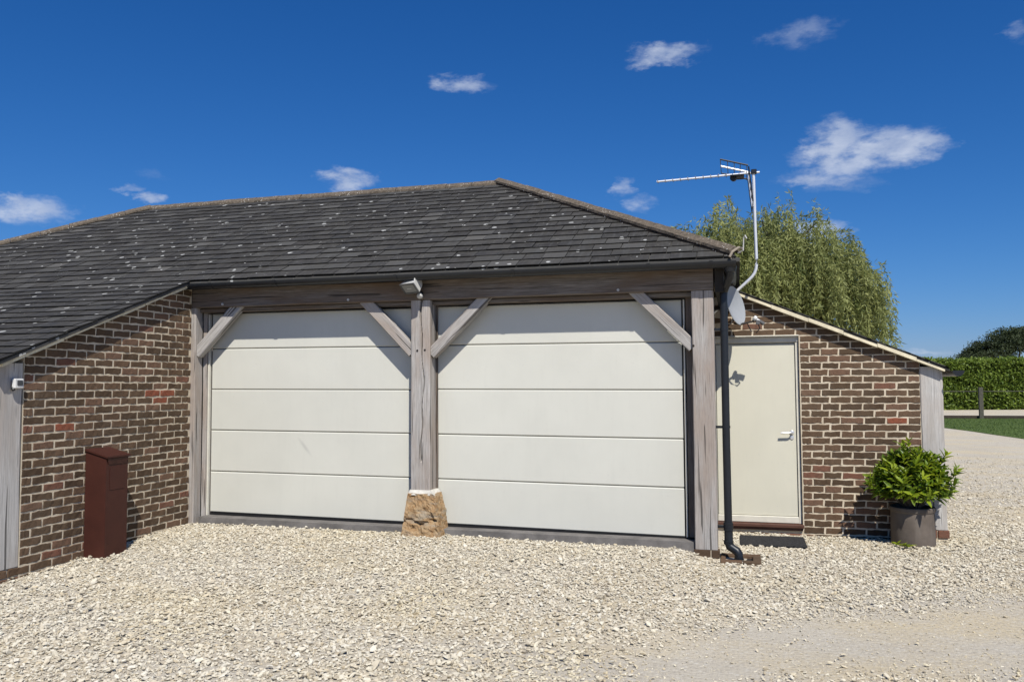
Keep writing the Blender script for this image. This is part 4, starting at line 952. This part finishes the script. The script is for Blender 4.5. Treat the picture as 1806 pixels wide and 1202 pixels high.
# planted tub
PC = Vector((7.70, 1.365, -0.15))
tub = empty('plant_tub', PC); tag(tub, 'brown grey clay tub holding the leafy shrub by the right post', 'plant tub')
MB().lathe([(0, 0.0), (0.208, 0.0), (0.212, 0.02), (0.211, 0.18), (0.208, 0.345), (0.214, 0.352), (0.220, 0.37), (0.220, 0.395), (0.212, 0.402), (0.196, 0.400), (0.192, 0.36), (0.19, 0.30), (0, 0.30)], PC, 48).build('pot', TUB, tub, True)
MB().lathe([(0, 0.345), (0.1, 0.35), (0.193, 0.335), (0.193, 0.30)], PC, 24).build('soil', simple('dark_soil', (0.022, 0.016, 0.011), 0.95, bump=0.8), tub)

def leaf_mesh(L, W, seed, mat):
    r = random.Random(seed); V = []; F = []; n = 4; curl = r.uniform(0.05, 0.22)
    for i in range(n + 1):
        s = i / n; w = W * math.sin(math.pi * (0.06 + 0.94 * s) ** 0.85) * (1.0 if i < n else 0.0) + (0.0008 if i in (0, n) else 0); z = -curl * L * s * s
        V += [(-w / 2, L * s, z + w * 0.22), (0, L * s, z), (w / 2, L * s, z + w * 0.22)]
    for i in range(n):
        a = 3 * i; F += [(a, a + 1, a + 4, a + 3), (a + 1, a + 2, a + 5, a + 4)]
    me = bpy.data.meshes.new('leaf'); me.from_pydata(V, [], F); me.materials.append(mat)
    me.polygons.foreach_set('use_smooth', [True] * len(F)); me.update(); return me
def build_shrub():
    c = Vector((7.695, 1.34, 0.245)); root = empty('shrub', c); tag(root, 'bushy bright green shrub with glossy pointed leaves in the clay tub', 'shrub')
    r = random.Random(12); LM = [leaf_mesh(0.100, 0.038, k, SHRUB_LEAF) for k in range(4)]
    leaves = []; stems = MB()
    shoots = []
    for k in range(260):
        a = r.uniform(0, 2 * math.pi); e = math.asin(r.uniform(-0.22, 1.0)); rad = r.uniform(0.62, 1.0) ** 0.6
        d = Vector((math.cos(e) * math.cos(a), math.cos(e) * math.sin(a), math.sin(e)))
        tip = Vector((c.x + d.x * 0.37 * rad, c.y + d.y * 0.31 * rad, c.z + 0.20 + d.z * (0.40 if d.z > 0 else 0.22) * rad))
        if tip.y > 1.585: tip.y = 1.585 - r.uniform(0, .06)
        tip += Vector((r.uniform(-1, 1), r.uniform(-1, 1), r.uniform(-1, 1))) * 0.03
        shoots.append((tip, d, rad))
    for q in ((7.29, 1.25, 0.56), (7.27, 1.22, 0.50), (8.10, 1.25, 0.66), (8.12, 1.30, 0.62), (8.08, 1.2, 0.52), (7.66, 1.25, 0.925), (7.62, 1.3, 0.90), (8.02, 1.3, 0.80), (7.33, 1.2, 0.42)): shoots.append((Vector(q), (Vector(q) - c - Vector((0, 0, .2))).normalized(), 1.0))
    for i, (tip, d, rad) in enumerate(shoots):
        base = c + Vector((d.x * 0.08, d.y * 0.08, 0.0)); mid = base.lerp(tip, 0.55) + Vector((0, 0, 0.05 * (1 - d.z)))
        if i % 3 == 0: stems.tube([base, mid, tip], [0.006, 0.004, 0.002], 5)
        ax = (tip - mid).normalized(); ax = (ax + Vector((0, 0, 0.45))).normalized(); n = r.randint(6, 9); ph = r.uniform(0, 6.28)
        u = ax.cross(Vector((0.3, 0.2, 1))).normalized(); v = ax.cross(u)
        for j in range(n):
            t_ = ph + j * 2.4; back = (j / n) * 0.10; open_ = 0.55 + 0.6 * (j / n) + r.uniform(-.15, .15)
            ld_ = (ax * math.cos(open_) + (u * math.cos(t_) + v * math.sin(t_)) * math.sin(open_)).normalized()
            p = tip - ax * back; nrm = (ax - ld_ * ax.dot(ld_)); nrm = nrm.normalized() if nrm.length > 1e-3 else Vector((0, 0, 1))
            x_ = ld_.cross(nrm).normalized(); s = r.uniform(0.75, 1.25) * (0.75 if j < 2 else 1.0)
            M = Matrix((x_ * s, ld_ * s, nrm * s)).transposed().to_4x4(); M.translation = p - c
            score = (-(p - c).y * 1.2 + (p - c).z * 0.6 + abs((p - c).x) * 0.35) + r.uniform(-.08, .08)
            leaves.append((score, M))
    stems.build('stem', BARK, root)
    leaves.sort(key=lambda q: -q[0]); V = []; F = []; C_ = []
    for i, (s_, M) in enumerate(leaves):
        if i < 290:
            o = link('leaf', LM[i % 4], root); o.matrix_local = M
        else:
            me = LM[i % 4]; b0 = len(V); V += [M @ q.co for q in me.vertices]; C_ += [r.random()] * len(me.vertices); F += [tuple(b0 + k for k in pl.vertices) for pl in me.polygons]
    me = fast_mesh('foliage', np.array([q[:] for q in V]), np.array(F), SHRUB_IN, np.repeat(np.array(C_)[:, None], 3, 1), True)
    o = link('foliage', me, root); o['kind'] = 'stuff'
    wd = empty('weed', (7.55, 1.06, -0.13)); tag(wd, 'small green weed growing in the gravel at the foot of the tub', 'weed'); k = 0
    for (wx, wy) in ((7.50, 1.12), (7.56, 1.06), (7.60, 1.03)):
        for j in range(7):
            a = r.uniform(0, 6.28); el = r.uniform(0.1, 0.9); ld_ = Vector((math.cos(a) * math.cos(el), math.sin(a) * math.cos(el), math.sin(el))); x_ = ld_.cross(Vector((0, 0, 1))).normalized(); nr = x_.cross(ld_); s = r.uniform(0.5, 0.85)
            M = Matrix((x_ * s, ld_ * s, nr * s)).transposed().to_4x4(); M.translation = Vector((wx - 7.55 + r.uniform(-.02, .02), wy - 1.06 + r.uniform(-.02, .02), 0.02))
            o = link('leaf', LM[k % 4], wd); o.matrix_local = M; k += 1
build_shrub()

# ------------------------------------------------------------------ beyond the garage
def leaf_cloud(P, D, Nn, Lh, W, rng):
    """diamond leaves: positions, directions, normals -> verts, faces"""
    D = D / np.linalg.norm(D, axis=1)[:, None]; X = np.cross(D, Nn); X /= np.maximum(np.linalg.norm(X, axis=1), 1e-6)[:, None]
    L_ = Lh[:, None]; W_ = W[:, None]; Z = np.cross(X, D)
    V = np.stack([P, P + D * L_ * 0.45 + X * W_ * 0.5 + Z * W_ * .15, P + D * L_, P + D * L_ * 0.45 - X * W_ * 0.5 + Z * W_ * .15], 1).reshape(-1, 3)
    F = np.arange(len(P) * 4).reshape(-1, 4); return V, F

def willow():
    rng = np.random.default_rng(5); root = empty('willow_tree', (6.9, 18.4, -0.14)); tag(root, 'tall weeping willow with hanging olive green branches behind the garage', 'tree')
    base = Vector((6.9, 18.4, -0.14))
    m = MB(); m.tube([base - Vector((0, 0, .3)), base + Vector((0.05, 0, 1.2)), base + Vector((-0.1, 0.1, 2.4))], [0.42, 0.33, 0.28], 12)
    limbs = []
    lobes = [(5.55, 17.4, 4.55, 2.05, 1.9, 1.95), (7.35, 18.2, 4.75, 2.0, 2.0, 2.0), (6.3, 18.6, 4.9, 2.1, 2.1, 1.9), (8.75, 18.5, 3.95, 1.30, 1.6, 1.6), (4.6, 18.0, 3.9, 1.6, 1.8, 1.9), (9.2, 18.9, 3.1, 0.9, 1.2, 1.25), (8.2, 18.4, 4.35, 1.6, 1.6, 1.65)]
    for (x, y, z, a, b, c) in lobes:
        tip = Vector((x, y, z + c * 0.55)); s = base + Vector((-0.05, 0.05, 2.0)); mid = s.lerp(tip, 0.5) + Vector((0, 0, 0.5)); limbs.append((s, mid, tip)); m.tube([s, mid, tip], [0.17, 0.11, 0.04], 8)
        for k in range(7):
            an = rng.uniform(0, 6.28); q = tip + Vector((math.cos(an) * a * 0.7, math.sin(an) * b * 0.7, rng.uniform(-0.2, 0.35) * c)); m.tube([mid.lerp(tip, rng.uniform(0.2, 0.9)), mid.lerp(q, 0.6) + Vector((0, 0, .3)), q], [0.05, 0.03, 0.012], 5)
    m.build('trunk', BARK, root)
    P = []; D = []; T = []
    for (x, y, z, a, b, c) in lobes:
        nst = int(500 * a * c / 3.5)
        for k in range(nst):
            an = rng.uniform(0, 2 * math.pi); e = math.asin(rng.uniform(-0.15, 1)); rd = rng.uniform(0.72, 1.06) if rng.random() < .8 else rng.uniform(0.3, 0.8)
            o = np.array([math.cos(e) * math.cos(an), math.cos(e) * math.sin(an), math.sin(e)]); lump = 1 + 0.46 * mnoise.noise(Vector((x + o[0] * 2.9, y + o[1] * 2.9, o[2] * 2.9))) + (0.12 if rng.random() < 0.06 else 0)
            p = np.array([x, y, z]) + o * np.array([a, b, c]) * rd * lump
            v = np.array([o[0], o[1], 0.5]) * rng.uniform(0.6, 1.1); ln = rng.uniform(0.7, 2.0); n = int(ln / 0.036); tint = np.clip(rng.normal(0.45, 0.17) + 0.25 * (rd - .8) + 0.9 * (lump - 1), 0, 1); sway = rng.normal(0, 0.12, 3)  # tint drops inside the crown and in hollows: clump shade painted in
            for j in range(n):
                v = v + np.array([0, 0, -0.105]) ; v[:2] *= 0.955; dirn = v / np.linalg.norm(v); p = p + (dirn + sway * 0.6) * 0.036
                if p[2] < 0.6: break
                ld = dirn * 0.75 + rng.normal(0, 0.55, 3); P.append(p + rng.normal(0, 0.012, 3)); D.append(ld); T.append(np.clip(tint + rng.normal(0, 0.14), 0, 1))
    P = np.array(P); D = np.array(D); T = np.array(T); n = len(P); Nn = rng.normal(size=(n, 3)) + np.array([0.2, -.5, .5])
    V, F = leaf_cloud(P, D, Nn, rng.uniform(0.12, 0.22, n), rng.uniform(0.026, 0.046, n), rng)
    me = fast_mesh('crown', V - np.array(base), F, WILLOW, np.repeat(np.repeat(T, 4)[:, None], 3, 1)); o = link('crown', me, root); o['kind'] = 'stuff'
willow()

def hedge():
    rng = np.random.default_rng(8); A = np.array([4.0, 46.0]); B = np.array([32.0, 52.2]); d = (B - A) / np.linalg.norm(B - A); nrm = np.array([d[1], -d[0]]); Lh = np.linalg.norm(B - A); H = 3.12; W = 1.6
    root = empty('hedge', (22.5, 50.1, -0.15)); tag(root, 'tall clipped green laurel hedge beyond the lawn', 'hedge'); off = np.array([22.5, 50.1, -0.15])
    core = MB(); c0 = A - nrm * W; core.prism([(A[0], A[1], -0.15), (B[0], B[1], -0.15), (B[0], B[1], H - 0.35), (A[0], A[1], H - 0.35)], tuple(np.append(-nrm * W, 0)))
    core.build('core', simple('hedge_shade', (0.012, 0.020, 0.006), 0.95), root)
    n1, n2 = 38000, 13000
    s = rng.uniform(0, Lh, n1); z = rng.uniform(-0.1, H - 0.05, n1); bul = np.array([mnoise.noise(Vector((a * 1.1, b * 1.4, 3))) for a, b in zip(s, z)])
    out = 0.10 + 0.20 * bul + rng.uniform(-0.12, 0.10, n1); P1 = np.stack([A[0] + d[0] * s + nrm[0] * out, A[1] + d[1] * s + nrm[1] * out, z - 0.15], -1)
    s2 = rng.uniform(0, Lh, n2); w = rng.uniform(-W, 0.15, n2); top = np.array([0.2 * mnoise.noise(Vector((a * 0.9, 1, 7))) for a in s2]); P2 = np.stack([A[0] + d[0] * s2 + nrm[0] * w, A[1] + d[1] * s2 + nrm[1] * w, H - 0.18 + top + rng.uniform(-0.15, 0.10, n2)], -1)
    P = np.concatenate([P1, P2]); n = len(P); D = rng.normal(size=(n, 3)) + np.append(nrm * 0.5, 0.0); Nn = rng.normal(size=(n, 3)) * 0.7 + np.append(nrm * 0.6, 0.9)
    V, F = leaf_cloud(P, D, Nn, rng.uniform(0.16, 0.30, n), rng.uniform(0.09, 0.14, n), rng); T = np.clip(rng.normal(0.45, 0.26, n), 0, 1)
    o = link('foliage', fast_mesh('foliage', V - off, F, HEDGE, np.repeat(np.repeat(T, 4)[:, None], 3, 1)), root); o['kind'] = 'stuff'
hedge()

def dark_tree():
    rng = np.random.default_rng(9); base = np.array([28.6, 70.6, -0.15]); root = empty('dark_tree', tuple(base)); tag(root, 'dark spreading tree rising behind the hedge', 'tree')
    m = MB(); b = Vector(base); m.tube([b, b + Vector((0.1, 0, 1.6)), b + Vector((0, 0, 3.2))], [0.45, 0.36, 0.25], 10)
    P = []; T = []
    lobes = [(26.7, 70.0, 4.1, 1.7, 1.0), (27.9, 70.2, 4.9, 1.7, 1.15), (29.3, 70.8, 4.9, 1.9, 1.3), (31.0, 71.2, 4.7, 1.9, 1.4), (25.6, 69.8, 3.6, 1.2, 0.7), (32.5, 71.3, 4.3, 1.8, 1.3)]
    for (x, y, z, a, c) in lobes:
        m.tube([b + Vector((0, 0, 1.8)), Vector((x, y, z))], [0.14, 0.05], 6)
        for k in range(60):
            an = rng.uniform(0, 6.28); e = math.asin(rng.uniform(-0.4, 1)); o = np.array([math.cos(e) * math.cos(an) * a, math.cos(e) * math.sin(an) * a, math.sin(e) * c]); q = np.array([x, y, z]) + o * rng.uniform(0.7, 1.05); t = rng.uniform(0, 1)
            for j in range(70): P.append(q + rng.normal(0, 1, 3) * np.array([0.30, 0.30, 0.11])); T.append(np.clip(t * 0.6 + rng.uniform(0, 0.4), 0, 1))
    m.build('trunk', BARK, root); P = np.array(P); n = len(P); V, F = leaf_cloud(P, rng.normal(size=(n, 3)), rng.normal(size=(n, 3)) + np.array([0, 0, 1.0]), rng.uniform(0.14, 0.28, n), rng.uniform(0.06, 0.12, n), rng)
    o = link('crown', fast_mesh('crown', V - base, F, DARKLEAF, np.repeat(np.repeat(np.array(T), 4)[:, None], 3, 1)), root); o['kind'] = 'stuff'
dark_tree()

def lawn():
    near = [(11.0, 33.0), (12.57, 28.54), (13.14, 27.22), (13.37, 25.96), (13.77, 23.38), (14.10, 19.53), (14.18, 15.78), (14.12, 12.56), (14.0, 8.0), (13.6, 2.0)]; far = [(36.0, 2.0), (36.0, 34.6), (24.18, 35.0), (18.79, 35.2), (13.8, 35.25), (11.0, 35.3)]
    poly = near + far; m = MB(); m.bm.faces.new([m.bm.verts.new((x, y, -0.124)) for x, y in poly]); bmesh.ops.triangulate(m.bm, faces=m.bm.faces[:])
    t = MT('mown_grass', 0.9, spec=0.15); p = t.coords('Position')
    c = t.ramp(t.noise(p, 0.7, 5, 0.6), [(0.3, (0.055, 0.092, 0.022)), (0.7, (0.095, 0.14, 0.034))]); c = t.mix(t.ramp(t.noise(t.coords('Position', (1, 5, 1)), 6, 4, 0.7), [(0.4, 0.0), (0.7, 0.6)]), c, (0.13, 0.16, 0.05)); t.color(c); t.bump(t.noise(p, 45, 3), 0.8, 0.03)
    o = m.build('lawn', t.m, None); tag(o, 'mown green lawn edging the gravel drive', 'lawn', kind='structure')
    for f in o.data.polygons:
        pass
    # grass along the near edge, so that it does not end in a knife line
    rng = np.random.default_rng(2); n = 26000; x = rng.uniform(12.5, 22, n); y = rng.uniform(9, 35, n); xe = np.interp(y, [q[1] for q in near[::-1]], [q[0] for q in near[::-1]]); ok = (x > xe - 0.03 + rng.uniform(-.06, .06, n)); x, y = x[ok], y[ok]; n = len(x)
    P = np.stack([x, y, np.full(n, -0.13)], -1); D = rng.normal(0, 0.35, (n, 3)) + np.array([0, 0, 1.0]); V, F = leaf_cloud(P, D, rng.normal(size=(n, 3)), rng.uniform(0.03, 0.07, n), rng.uniform(0.010, 0.03, n), rng)
    g = link('grass', fast_mesh('grass', V, F, leaf_material('grass_blade', (0.055, 0.10, 0.018), (0.13, 0.19, 0.045), 0.2, 0.7, True), np.repeat(np.repeat(rng.uniform(0, 1, n), 4)[:, None], 3, 1))); tag(g, 'short grass blades on the lawn', 'grass', kind='stuff')
lawn()

fn = empty('post_and_rail_fence', (16.9, 34.9, -0.15)); tag(fn, 'grey timber post and rail fence at the far edge of the lawn', 'fence')
for x in (11.9, 14.4, 16.9, 19.4, 21.9, 24.4): MB().box(x - 0.09, x + 0.09, 34.80, 34.96, -0.4, 1.33, 0.012).build('post', FENCE, fn)
for z in (1.13,): MB().box(11.5, 24.8, 34.965, 34.99, z, z + 0.034, 0.004).build('rail', FENCE, fn)
MB().box(11.5, 24.8, 34.965, 35.01, -0.3, 0.02, 0.004).build('gravel_board', simple('dark_edging', (0.055, 0.043, 0.033), 0.9), fn)
